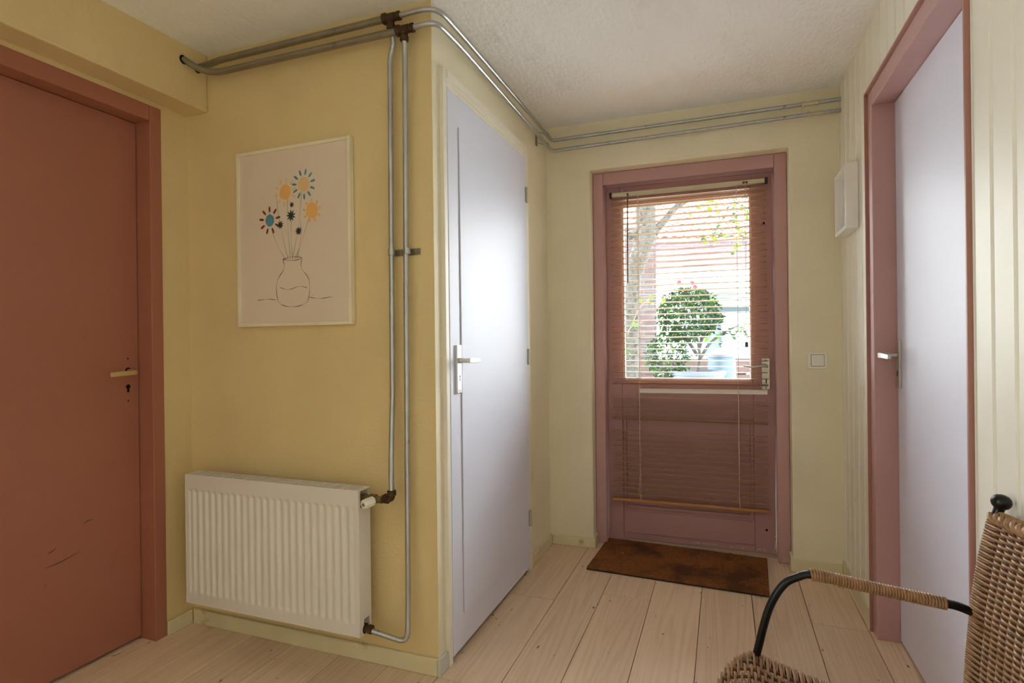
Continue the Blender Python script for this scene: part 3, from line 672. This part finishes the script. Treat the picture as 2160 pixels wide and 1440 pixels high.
rnd = random.Random(5); first = True
z = 1.896
zlist = []
while z > .875: zlist.append(z); z -= .0315
for i, z in enumerate(zlist):
    ang = -sa if i > 1 else -.35
    if i == len(zlist)-1: ang = -.38
    o = proto if first else dup(proto, bl); first = False
    o.location = (.733+rnd.uniform(-.003, .003), BY, z+rnd.uniform(-.0008, .0008)); o.rotation_euler = (ang+rnd.uniform(-.03, .03), rnd.uniform(-.0015, .0015), 0)
o = slatmesh(-.322, .322).build('slat', mat('pale_slat', (244, 238, 228), .35, var=.02), bl, smooth=True); o.location = (.803, BY-.004, .852); o.rotation_euler = (-1.15, -.006, 0); tag(o, 'pale slat twisted flat to the front and slipped to the right')
zz = [.812-i*.0292 for i in range(5)]+[.690]+[.626-i*.0285 for i in range(13)]
for i, z in enumerate(zz):
    o = dup(proto, bl); o.location = (.730+rnd.uniform(-.003, .003), BY+.002, z+rnd.uniform(-.0015, .0015)); o.rotation_euler = (.03+rnd.uniform(-.035, .035), .004+rnd.uniform(-.002, .002), 0)
B(.331, 1.129, BY-.014, BY+.014, .238, .254).build('bottom_rail', RAILB, bl, bevel=.003)
for x in (.486, .988):
    for dy in (-.0155, .0155):
        mb = MB(); mb.tube([(x+dy*.05, BY+dy, 1.925), (x+.001, BY+dy, 1.2), (x-.001+dy*.1, BY+dy, .6), (x, BY+dy, .252)], .0012, 5); mb.build('ladder_cord', CORD, bl)
mb = MB(); mb.tube(spline([(.483, BY-.018, .86), (.485, BY-.018, .5), (.4825, BY-.02, .36), (.476, BY-.022, .31), (.484, BY-.02, .27), (.49, BY-.018, .262)], 6), .0014, 6); mb.build('loose_cord', CORD, bl)
mb = MB(); mb.tube(spline([(.988, BY-.018, .85), (.987, BY-.018, .4), (.985, BY-.02, .30), (.990, BY-.018, .255)], 6), .0014, 6); mb.build('loose_cord', CORD, bl)
B(1.017, 1.043, BY-.020, BY-.010, 1.924, 1.934).build('cord_guide', flat('brown_guide', (80, 66, 56), .4), bl, bevel=.001)
for dx in (0, .004):
    mb = MB(); mb.tube([(1.028+dx, BY-.02, 1.93), (1.026+dx, BY-.02, 1.11)], .0009, 5); mb.build('pull_cord', CORD, bl)
mb = MB(); mb.lathe([(.004, .026), (.007, .022), (.0085, 0), (.006, -.001)], (1.028, BY-.02, 1.085), (0, 0, 1), 12); tag(mb.build('cord_tassel', flat('dark_wood_tassel', (96, 66, 60), .4), bl, smooth=True), 'dark cord tassel')
mb = MB(); mb.lathe([(.0045, -.03), (.0045, 0)], (.433, BY-.02, 1.905), (0, 0, 1), 10); mb.tube([(.433, BY-.02, 1.93), (.430, BY-.021, 1.438)], .0036, 8); tag(mb.build('tilt_wand', flat('brown_wand', (120, 86, 70), .35), bl, smooth=True), 'brown tilt wand')
mb = MB(); mb.tube([(.433, BY-.012, 1.925), (.433, BY-.022, 1.93)], .006, 8); mb.build('wand_hook', STEELD, bl)

# ------------------------------------------------------------------ door mat
dm = tag(empty('door_mat', (.692, 1.228, 0), math.radians(-2.6)), 'brown coir door mat with black rubber backing at the garden door', 'mat')
mw, md = .41, .225
B(-mw, mw, -md, md, 0.0012, .007).build('rubber_backing', RUBBER, dm, bevel=.001)
def matz(x, y):
    q = .0165+.0018*noise.noise(Vector((x*9, y*9, 2)))
    # trodden dents
    for (cx, cy, rx, ry, dp) in ((.135, -.03, .035, .008, .007), (.112, -.05, .008, .022, .006), (.24, -.10, .02, .01, .003)):
        e = ((x-cx)/rx)**2+((y-cy)/ry)**2
        if e < 1: q -= dp*(1-e)
    return q
mb = MB(); mb.grid(lambda u, v: ((u*2-1)*(mw-.002), (v*2-1)*(md-.002), matz((u*2-1)*mw, (v*2-1)*md)-.004), 120, 60)
n = len(mb.v); mb.box(-mw+.002, mw-.002, -md+.002, md-.002, .0065, .011); mb.build('coir_bed', COIR, dm)
rnd = random.Random(11); mb = MB()
for i in range(26000):
    x = rnd.uniform(-mw, mw); y = rnd.uniform(-md, md); z1_ = matz(x, y)+rnd.uniform(-.002, .0022); z0_ = z1_-.009
    if y < -md+.01: y -= 0
    a = rnd.uniform(0, 2*PI); s_ = .0009; lx = rnd.gauss(0, .0018); ly = rnd.gauss(0, .0018); b = len(mb.v)
    mb.v += [(x+math.cos(a)*s_, y+math.sin(a)*s_, z0_), (x-math.cos(a)*s_, y-math.sin(a)*s_, z0_), (x+lx, y+ly, z1_)]; mb.cur = 0
    for (cx, cy, rx, ry) in ((.135, -.03, .036, .0075), (.107, -.048, .0075, .020), (.24, -.10, .014, .006), (.02, .17, .02, .006)):
        if ((x-cx)/rx)**2+((y-cy)/ry)**2 < rnd.uniform(.6, 1.2): mb.cur = 1
    mb.face((b, b+1, b+2))
me = bpy.data.meshes.new('coir_pile'); me.from_pydata(mb.v, [], mb.f); me.materials.append(COIR2); me.materials.append(RUBBER); me.polygons.foreach_set('material_index', mb.mi)
o = bpy.data.objects.new('coir_pile', me); COL.objects.link(o); o.parent = dm; tag(o, kind='stuff')
lf_ = MB(); lf_.grid(lambda u, v: ((u-.5)*.018, (v-.5)*.010*math.sin(PI*min(max(u, .03), .97)), .002*math.sin(u*5)+.002*abs(v-.5)), 6, 4)
o = lf_.build('dry_leaf', flat('dry_leaf_brown', (176, 130, 96)), None, smooth=True); o.location = (.415, 1.235, .0215); o.rotation_euler = (.2, .1, .5)
tag(o, 'small curled dry leaf lying on the left of the door mat', 'leaf')

# ------------------------------------------------------------------ wicker armchair
ch = tag(empty('wicker_armchair', (1.16, -.6, 0)), 'honey rattan armchair on black steel frame with ball finials by panelling', 'chair')
CO = ch.location.copy()
YF, YN = -.335, -.865          # far and near side
def cpt(x, y, z): return tuple(Vector((x, y, z))-CO)
def railz(x):
    t = (x-.97)/.4
    if t < 0: return .428-.035*min(1, (-t*.4/.085))**2
    return .428-.052*math.sin(min(1, t/.62)*PI/2)
postc = [(1.416, .800), (1.406, .765), (1.393, .70), (1.379, .60), (1.371, .50), (1.366, .42), (1.366, .33), (1.378, .15), (1.392, 0.004)]
armc = [(.940, 0.004), (.950, .18), (.962, .33), (.972, .40), (.980, .445), (1.003, .535), (1.031, .589), (1.062, .612), (1.095, .620), (1.20, .608), (1.312, .596), (1.345, .592), (1.374, .582)]
for side in (YF, YN):
    mb = MB(); mb.tube([cpt(x, side, z) for x, z in [(p.x, p.z) for p in spline([(a, 0, b) for a, b in postc], 5)]], .0085, 12); mb.build('back_post', BLACK, ch, smooth=True)
    mb = MB(); mb.lathe([(.0085, -.018), (.0095, -.013), (.0135, -.010), (.0165, -.004), (.0168, .002), (.0145, .008), (.010, .012), (.004, .0142), (.001, .0145)], cpt(1.4175, side, .806), (.25, 0, 1), 18); mb.build('finial', BLACK, ch, smooth=True)
    sp = spline([(a, side, b) for a, b in armc], 6)
    mb = MB(); mb.tube([tuple(p-CO) for p in sp], .0085, 12); mb.build('arm_rail', BLACK, ch, smooth=True)
    # rattan wrap: coil round the arm
    seg = [p for p in spline([(a, side, b) for a, b in armc[7:12]], 24) if 1.083 < p.x < 1.327]
    L_ = [0]
    for i in range(1, len(seg)): L_.append(L_[-1]+(seg[i]-seg[i-1]).length)
    tot = L_[-1]; turns = int(tot/.0052); pts = []
    for k in range(turns*12+1):
        s_ = tot*k/(turns*12); j = max(i for i in range(len(L_)) if L_[i] <= s_+1e-9); j = min(j, len(seg)-2); f_ = (s_-L_[j])/max(1e-9, L_[j+1]-L_[j])
        p = seg[j].lerp(seg[j+1], f_); t = (seg[j+1]-seg[j]).normalized(); nn = Vector((0, 1, 0)); bb = t.cross(nn); an = 2*PI*k/12
        pts.append(tuple(p+nn*(math.cos(an)*.0106)+bb*(math.sin(an)*.0106)-CO))
    mb = MB(); mb.tube(pts, .0027, 6); tag(mb.build('arm_wrap', WICK, ch, smooth=True), kind=None)
    sr = [tuple(Vector((x, side, railz(x)-.012))-CO) for x in [.965+i*.02 for i in range(21)]]
    mb = MB(); mb.tube(sr, .007, 10); mb.build('seat_rail', BLACK, ch, smooth=True)
    mb = MB(); mb.tube([cpt(.952, side, .15), cpt(1.378, side, .15)], .006, 10); mb.build('stretcher', BLACK, ch, smooth=True)
mb = MB(); mb.tube([cpt(1.16, YF, .15), cpt(1.16, YN, .15)], .006, 10); mb.build('stretcher', BLACK, ch, smooth=True)
mb = MB(); mb.tube([cpt(1.366, YF, .38), cpt(1.366, YN, .38)], .007, 10); mb.build('back_rail', BLACK, ch, smooth=True)
def postx(z):
    for (x0, z0), (x1, z1) in zip(postc[:-1], postc[1:]):
        if z1 <= z <= z0: return x1+(x0-x1)*(z-z1)/(z0-z1)
    return postc[0][0]
# backrest weave
ns = 20; Wd = YF-YN
stk = [YF-.028-(Wd-.056)*k/(ns-1) for k in range(ns)]
def bulge(y): t = (YF-y)/Wd; return .012*math.sin(PI*t)
mb = MB()
for y in stk:
    mb.tube([cpt(postx(z)-.004+bulge(y), y, z) for z in [.375+i*.0395 for i in range(11)]], .0036, 6)
tag(mb.build('back_stakes', WICKD, ch, smooth=True), kind='stuff')
mb = MB(); nrow = 75
for r_ in range(nrow):
    z = .372+r_*.0054; px = postx(z); pts = []; sg = 1 if r_ % 2 else -1
    # wrap round the far post
    for a in (2.6, 1.9, 1.2, .4, -.35): pts.append(Vector((px+math.cos(PI/2+a)*.0112, YF+math.sin(PI/2+a)*.0112*1.0, z)))
    pts = [Vector((px+.0112*math.cos(a), YF+.0112*math.sin(a), z)) for a in (-.3, .5, 1.3, 2.1, 2.9, 3.6)]
    for k, y in enumerate(stk):
        s_ = sg*(1 if k % 2 else -1)
        pts.append(Vector((px-.004+bulge(y)-s_*.0038, y, z+.0003*s_)))
        if k < ns-1: ym = (y+stk[k+1])/2; pts.append(Vector((px-.004+bulge(ym), ym, z)))
    pts += [Vector((px+.0112*math.cos(a), YN-.0112*math.sin(a), z)) for a in (3.6, 2.9, 2.1, 1.3, .5, -.3)]
    sp = spline(pts, 2); mb.tube([tuple(p-CO) for p in sp], .00285, 6, caps=False)
tag(mb.build('backrest_weave', WICK, ch, smooth=True), kind='stuff')
# braided top rim
mb = MB()
for ph_ in (0, 2*PI/3, 4*PI/3):
    pts = []
    for k in range(121):
        t = k/120; y = YF-.004-(Wd-.008)*t; a = ph_+t*2*PI*9; z0 = .776+.010*math.sin(PI*t); x0 = 1.402+bulge(y)
        pts.append(cpt(x0+.0075*math.cos(a), y, z0+.0065*math.sin(a)))
    mb.tube(pts, .0052, 7)
tag(mb.build('braided_rim', WICK, ch, smooth=True), kind='stuff')
mb = MB(); pts = []
for k in range(1100):
    t = k/1099; y = YF-.004-(Wd-.008)*t; a = k*2*PI/10; pts.append(cpt(1.412+bulge(y)+.0085*math.cos(a), y, .778+.010*math.sin(PI*t)+.0085*math.sin(a)))
mb.tube(pts, .0022, 5); tag(mb.build('rim_wrap', WICK, ch, smooth=True), kind='stuff')
mb = MB(); mb.tube([cpt(1.412+bulge(YF-Wd*t/20), YF-Wd*t/20, .778+.010*math.sin(PI*t/20)) for t in range(21)], .0065, 8); mb.build('top_bar', BLACK, ch, smooth=True)
# seat weave: strands run side to side
YC = (YF+YN)/2
def halfw(x):
    if x >= .985: return Wd/2
    t = (.985-x)/.105; return Wd/2-(1-math.sqrt(max(0, 1-t*t)))*.20
def seatz(x, y):
    hw = halfw(x); q = (y-YC)/max(.01, hw); return railz(x)+.004-.012*(1-q*q)
xs = []; x = .884
while x < 1.372: xs.append(x); x += .0066
stk2 = [YC+Wd/2-.030-k*(Wd-.06)/18 for k in range(19)]
mb = MB()
for y in stk2:
    pl_ = [cpt(x, y, seatz(x, y)-.004) for x in xs if abs(y-YC) < halfw(x)-.004]
    if len(pl_) > 2: mb.tube(pl_, .0040, 6)
tag(mb.build('seat_stakes', WICKD, ch, smooth=True), kind='stuff')
mb = MB()
for i, x in enumerate(xs):
    hw = halfw(x); zr = railz(x)-.008; pts = [Vector((x, YC+hw+.011*math.sin(a), zr+.011*math.cos(a))) for a in (3.6, 2.6, 1.7, .9, .2)]
    inner = [y for y in stk2 if abs(y-YC) < hw-.012]
    for k, y in enumerate(inner):
        kk = stk2.index(y); s_ = (1 if (kk+i) % 2 else -1)
        pts.append(Vector((x+.0006*s_, y, seatz(x, y)-.004+s_*.0042)))
        if k < len(inner)-1: ym = (y+inner[k+1])/2; pts.append(Vector((x, ym, seatz(x, ym)-.004)))
    pts += [Vector((x, YC-hw-.011*math.sin(a), zr+.011*math.cos(a))) for a in (.2, .9, 1.7, 2.6, 3.6)]
    mb.tube([tuple(p-CO) for p in spline(pts, 3)], .0030, 6, caps=False)
tag(mb.build('seat_weave', WICK, ch, smooth=True), kind='stuff')
mb = MB(); fr = []
for k in range(25):
    a = PI*k/24; fr.append(cpt(.985-.105*math.sin(a), YC+Wd/2*math.cos(a), .428-.035*math.sin(a)**2-.012))
mb.tube(fr, .007, 8); mb.build('front_rail', BLACK, ch, smooth=True)

# ------------------------------------------------------------------ outside
GRD = mat('garden_paving', (226, 221, 212), .9, var=.08, vscale=2)
struct(B(-6, 8, 1.62, 13, -.32, -.12).build('ground_garden', GRD), 'garden paving outside the glazed door', 'ground')
BR1 = mat('dark_brick', (62, 48, 50), .9, var=.3, vscale=9, bump=.3); BR2 = mat('grey_brick', (58, 52, 58), .9, var=.25, vscale=12, bump=.3)
BR3 = mat('pale_house_brick', (92, 78, 88), .9, var=.15, vscale=5)
MOR = mat('pale_mortar', (104, 104, 106), .95, var=.1)
def brick_mesh(L_, Hh, Dp, m_, parent): return B(0, L_, -.006, Dp, 0, Hh).build('brick', m_, parent)
# brick pier
bp = tag(empty('brick_pier', (-.165, 5.06, -.12), .33), 'brown brick garden pier behind the tree trunk', 'pier')
pwid = .362; PH = 2.62
B(.006, pwid-.006, .006, .30, 0, PH).build('mortar_core', MOR, bp)
p1 = p2 = None; rnd = random.Random(2); z = .01; k = 0
while z < PH-.05:
    xs_ = [(0, .21), (.22, pwid)] if k % 2 else [(0, .10), (.11, .32), (.33, pwid)]
    for a, b in xs_:
        o = B(0, b-a, 0, .09, 0, .05).build('brick', rnd.choice([BR1, BR2, BR1]), bp) if (p1 is None or True) else None
        o.location = (a, rnd.uniform(-.004, .002), z)
    z += .0615; k += 1
B(-.02, pwid+.02, -.02, .32, PH, PH+.05).build('coping', flat('grey_coping', (150, 148, 142)), bp, bevel=.005)
# house across the garden
hs = tag(empty('house', (-3.0, 9.45, 0), .345), 'pale brick house with red pantile roof across the garden', 'house')
tag(B(0, 9.5, .0, .3, -.12, 2.60).build('lower_wall', mat('plain_white', (232, 230, 226), .9, var=.03), hs), 'plain white lower wall')  # plain white wall below the brick band
B(0, 9.5, .004, .3, 2.60, 3.17).build('brick_backing', mat('house_mortar', (186, 180, 180), .9), hs)
pb = []; n_b = 0
for r_ in range(9):
    x = 2.3 - (.115 if r_ % 2 else 0)
    while x < 5.9 and n_b < 260:
        if not pb: pb.append(B(0, .215, -.008, .05, 0, .052).build('brick', BR3, hs)); o = pb[0]
        else: o = dup(pb[0], hs)
        o.location = (x, 0, 2.606+r_*.0625); x += .226; n_b += 1
B(0, 9.5, -.12, .02, 3.17, 3.23).build('eaves_board', flat('eaves_paint', (190, 180, 176)), hs)
TILE = mat('red_pantile', (172, 128, 120), .8, var=.1, vscale=3)
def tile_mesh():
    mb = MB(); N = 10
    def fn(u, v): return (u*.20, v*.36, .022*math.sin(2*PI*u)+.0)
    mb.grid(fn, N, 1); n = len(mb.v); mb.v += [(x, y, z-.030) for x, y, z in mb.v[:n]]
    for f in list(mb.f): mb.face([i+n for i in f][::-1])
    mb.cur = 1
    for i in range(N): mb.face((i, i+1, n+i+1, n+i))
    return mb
rf = empty('roof', (0, -.18, 3.24), parent=hs); rf.rotation_euler = (math.radians(38), 0, 0)
B(0, 9.5, 0, 3.6, -.06, -.02).build('roof_slope', flat('roof_underlay', (150, 92, 80)), rf)
t0 = None
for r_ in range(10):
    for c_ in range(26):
        if t0 is None: t0 = tile_mesh().build('roof_tile', [TILE, mat('tile_edge_shade', (84, 40, 40), .8)], rf, smooth=True); o = t0  # dark front edges paint in the shade line at each tile row
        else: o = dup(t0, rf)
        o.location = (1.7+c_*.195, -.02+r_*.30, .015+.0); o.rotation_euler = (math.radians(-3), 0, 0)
# shed with pale teal doors
TEAL = mat('pale_teal_paint', (118, 142, 142), .7, var=.05, vscale=3)
sh = tag(empty('garden_shed', (.70, 6.15, -.12), .3), 'pale teal garden shed with flat roof behind the potted shrub', 'shed')
B(.0, 2.2, 0, 1.2, 0, 1.78).build('wall', mat('slate_grey_boards', (78, 90, 100), .8, var=.05), sh)
B(-.12, 2.3, -.1, 1.3, 1.78, 1.84).build('roof', TEAL, sh); B(-.14, 2.32, -.12, 1.3, 1.845, 1.90).build('fascia', TEAL, sh); B(-.12, 2.3, -.08, .0, 1.66, 1.775).build('fascia', TEAL, sh)
for x in (.20, .80, 1.40):
    dr = B(x, x+.57, -.04, 0, .05, 1.60).build('shed_door', TEAL, sh, bevel=.004)
    B(x+.1, x+.47, -.046, -.04, .85, 1.45).build('door_panel', TEAL, dr, bevel=.003); B(x+.1, x+.47, -.046, -.04, .15, .75).build('door_panel', TEAL, dr, bevel=.003)
# low timber fence
fe = tag(empty('low_fence', (-.1, 4.55, -.12), .33), 'weathered brown board fence behind the plant pot', 'fence')
FEN = mat('weathered_brown_board', (58, 42, 40), .9, var=.2, vscale=3, stretch=(1, 1, 6))
for x in (0, .62, 1.24, 1.86): B(x, x+.09, .03, .12, 0, 1.02).build('post', FEN, fe)
for z in (.15, .33, .51, .69, .87):
    B(-.1, 2.0, 0, .03, z, z+.16).build('board', FEN, fe, bevel=.003)
# barrel
br = tag(empty('rain_barrel', (.90, 4.16, -.12)), 'blue-grey rain barrel beside the potted shrub', 'barrel')
mb = MB(); mb.lathe([(.10, 0), (.125, .3), (.135, .6), (.13, 1.0), (.12, 1.07)], (0, 0, 0), (0, 0, 1), 24); mb.build('barrel_body', mat('light_blue_plastic', (44, 64, 78), .5), br, smooth=True)
mb = MB(); mb.lathe([(.128, 1.07), (.125, 1.10), (.09, 1.135), (.02, 1.145)], (0, 0, 0), (0, 0, 1), 24); mb.build('lid', flat('slate_lid', (56, 62, 72), .5), br, smooth=True)
# tree
BARK = mat('speckled_bark', (56, 57, 57), .95, var=.4, vscale=60, bump=.6, bscale=40, dark=(24, 24, 22), dthr=.50, dscale=34)
tr = tag(empty('garden_tree', (.215, 2.86, -.12)), 'garden tree with speckled grey trunk and forked limb outside the glass', 'tree')
TO = tr.location.copy()
mb = MB(); mb.tube([tuple(p-TO) for p in spline([(.205, 2.85, -.12), (.215, 2.85, .5), (.225, 2.86, .95), (.238, 2.86, 1.45), (.262, 2.87, 1.70), (.335, 2.90, 1.92), (.345, 2.905, 2.12), (.33, 2.91, 2.6), (.30, 2.93, 3.3)], 5)], [.062]*10+[.060]*10+[.075]*5+[.082]*16, 14)
mb.build('trunk', BARK, tr, smooth=True)
mb = MB(); mb.tube([tuple(p-TO) for p in spline([(.34, 2.90, 1.86), (.42, 2.93, 2.0), (.50, 2.96, 2.10), (.60, 3.0, 2.21), (.76, 3.03, 2.27), (1.0, 2.95, 2.24), (1.25, 2.75, 2.12)], 6)], [.035]*6+[.030]*6+[.026]*6+[.024]*6+[.022]*13, 10); mb.build('branch', BARK, tr, smooth=True)
mb = MB(); mb.tube([tuple(p-TO) for p in spline([(.32, 2.89, 1.93), (.26, 2.88, 1.98), (.20, 2.86, 1.95)], 5)], [.04]*6+[.034]*5, 10); mb.build('branch_stub', BARK, tr, smooth=True)
TW = flat('twig_brown', (86, 76, 66), .8)
twigs = [[(.80, 3.0, 2.26), (.90, 2.8, 2.10), (.97, 2.62, 1.98), (1.0, 2.6, 1.84)], [(.95, 2.97, 2.24), (1.02, 2.7, 2.14), (1.10, 2.55, 1.95), (1.12, 2.5, 1.80)], [(.78, 3.0, 2.27), (.82, 2.8, 2.05), (.85, 2.7, 1.90)], [(.22, 2.84, 1.2), (.30, 2.74, 1.36), (.40, 2.70, 1.45)], [(.20, 2.84, 1.15), (.24, 2.72, 1.22), (.33, 2.7, 1.26)]]
for tw in twigs:
    mb = MB(); mb.tube([tuple(p-TO) for p in spline(tw, 5)], .004, 6); mb.build('twig', TW, tr)
LG = [mat('leaf_bright', (76, 116, 20), .8, spec=.15, var=.15, vscale=20), mat('leaf_mid', (30, 68, 22), .8, spec=.15, var=.15, vscale=20), mat('leaf_deep', (14, 38, 20), .7, spec=.2, var=.15, vscale=20), mat('leaf_silver', (40, 62, 46), .6, spec=.3, var=.1, vscale=20)]
for M_ in LG[:2]:
    M_.node_tree.nodes['Principled BSDF'].inputs['Transmission Weight'].default_value = 0.0
def leafmesh(L_, W_, m_, parent, fold=.25):
    mb = MB(); pr_ = [(0, .0), (.2, .7), (.45, 1), (.7, .75), (.9, .3), (1, 0)]; b = 0
    for t, w_ in pr_:
        mb.v += [(t*L_, -w_*W_/2, fold*w_*W_/2), (t*L_, 0, -.08*L_*t*t), (t*L_, w_*W_/2, fold*w_*W_/2)]
    for i in range(len(pr_)-1):
        a = i*3; mb.face((a, a+1, a+4, a+3)); mb.face((a+1, a+2, a+5, a+4))
    return mb.build('leaf', m_, parent, smooth=True)
rnd = random.Random(21)
def scatter(parent, protos, spots, scl=(.8, 1.25)):
    org = parent.location
    for i, p in enumerate(spots):
        pr_ = protos[i] if i < len(protos) else None
        o = protos[i] if i < len(protos) else dup(rnd.choice(protos), parent)
        o.parent = parent; o.location = Vector(p)-org; o.rotation_euler = (rnd.uniform(-.9, .9), rnd.uniform(-.2, 1.1), rnd.uniform(0, 2*PI)); s_ = rnd.uniform(*scl); o.scale = (s_, s_, s_)
sp = []
cl_ = [((.98, 2.62, 1.95), (.13, .10, .09), 38), ((.85, 2.75, 2.1), (.16, .12, .07), 26), ((1.06, 2.55, 1.80), (.10, .08, .07), 24), ((.82, 2.7, 1.88), (.07, .06, .05), 14), ((1.12, 2.6, 2.1), (.1, .1, .1), 20), ((.40, 2.70, 1.44), (.07, .05, .03), 9), ((.26, 2.74, 1.24), (.06, .04, .03), 8), ((.23, 2.7, 1.05), (.05, .03, .05), 8), ((.24, 2.6, 1.0), (.04, .03, .05), 5)]
for c, d, n in cl_:
    for _ in range(n): sp.append(tuple(c[i]+rnd.gauss(0, d[i]*.6) for i in range(3)))
scatter(tr, [leafmesh(.044, .026, LG[0], tr), leafmesh(.040, .024, LG[0], tr), leafmesh(.042, .024, LG[1], tr)], sp)
# potted shrub
pp = tag(empty('potted_shrub', (.70, 3.57, -.12)), 'bushy green shrub with red blossoms in a grey-blue round pot', 'plant')
mb = MB(); mb.lathe([(.15, 0), (.19, .5), (.222, .93), (.236, .935), (.238, .965), (.224, .967), (.216, .94), (.02, .935)], (0, 0, 0), (0, 0, 1), 36)
mb.build('pot', mat('grey_blue_pot', (56, 68, 84), .5, var=.06), pp, smooth=True)
mb = MB(); mb.lathe([(.21, .92), (.2, .945), (.02, .95)], (0, 0, 0), (0, 0, 1), 20); mb.build('soil', flat('dark_soil', (60, 50, 42), .9), pp)
for st in ([(0, 0, .93), (.02, .0, 1.08), (.0, .0, 1.25), (-.05, 0, 1.5)], [(.01, 0, 1.05), (.10, .0, 1.2), (.22, -.02, 1.3), (.34, -.03, 1.36)], [(0, 0, 1.1), (-.12, .02, 1.3), (-.22, 0, 1.45)], [(.01, 0, 1.15), (.08, .02, 1.4), (.10, 0, 1.6)]):
    mb = MB(); mb.tube(spline(st, 5), [.016-.010*i/15 for i in range(16)], 8); mb.build('stem', BARK, pp, smooth=True)
rnd = random.Random(33); sp = []; P0 = pp.location
def shrub_pt():
    while True:
        x, y, z = rnd.uniform(-1, 1), rnd.uniform(-1, 1), rnd.uniform(-1, 1)
        if .35 < x*x+y*y+z*z < 1: break
    return (x, y, z)
for i in range(250):
    x, y, z = shrub_pt(); y = -abs(y) if rnd.random() < .7 else y
    if rnd.random() < .78: sp.append((P0.x-.07+x*.30, P0.y+y*.22, 1.36+z*.26))
    else: sp.append((P0.x-.24+x*.18, P0.y-.05+y*.12, 1.02+z*.22))
for i in range(34): t = rnd.random(); sp.append((P0.x+.10+.30*t+rnd.gauss(0, .02), P0.y-.03, 1.10+.12*t+rnd.gauss(0, .03)-.0))
protos = [leafmesh(.060, .028, LG[2], pp), leafmesh(.056, .028, LG[1], pp), leafmesh(.055, .026, LG[2], pp), leafmesh(.052, .026, LG[3], pp), leafmesh(.054, .026, LG[1], pp), leafmesh(.05, .026, LG[0], pp), leafmesh(.058, .026, LG[2], pp)]
scatter(pp, protos, sp, (.8, 1.2))
mb = MB()
for i in range(2600):
    x, y, z = shrub_pt()
    if rnd.random() < .72: c = Vector((-.07+x*.28, y*.20, 1.48+z*.25))
    else: c = Vector((-.26+x*.20, -.03+y*.14, 1.10+z*.24))
    R_ = Matrix.Rotation(rnd.uniform(0, 2*PI), 3, 'Z') @ Matrix.Rotation(rnd.uniform(-.3, 1.2), 3, 'Y') @ Matrix.Rotation(rnd.uniform(-1, 1), 3, 'X')
    b = len(mb.v); L_ = rnd.uniform(.035, .055); W_ = L_*.5; mb.cur = rnd.choice([0, 0, 1, 2, 2])
    for q in ((0, 0, 0), (.5*L_, -W_/2, .004), (L_, 0, -.006), (.5*L_, W_/2, .004)): mb.v.append(tuple(c+R_ @ Vector(q)))
    mb.face((b, b+1, b+2)); mb.face((b, b+2, b+3))
me = bpy.data.meshes.new('inner_foliage'); me.from_pydata(mb.v, [], mb.f)
for x in (LG[2], LG[3], LG[1]): me.materials.append(x)
me.polygons.foreach_set('material_index', mb.mi)
o = bpy.data.objects.new('inner_foliage', me); COL.objects.link(o); o.parent = pp; tag(o, kind='stuff')
RF = mat('red_petal', (176, 14, 34), .5, var=.1)
for fx, fz in ((-.14, 1.745), (-.03, 1.735), (-.01, 1.70)):
    mb = MB(); c = Vector((fx, -.14, fz))
    for k in range(7):
        a = k*2*PI/7; d_ = Vector((math.cos(a), -.5, math.sin(a))).normalized(); sd = d_.cross(Vector((0, 1, 0))).normalized(); b = len(mb.v)
        for q in (c, c+d_*.014+sd*.010, c+d_*.026, c+d_*.014-sd*.010): mb.v.append(tuple(q))
        mb.face((b, b+1, b+2, b+3))
    mb.build('blossom', RF, pp)
bpy.context.view_layer.update()
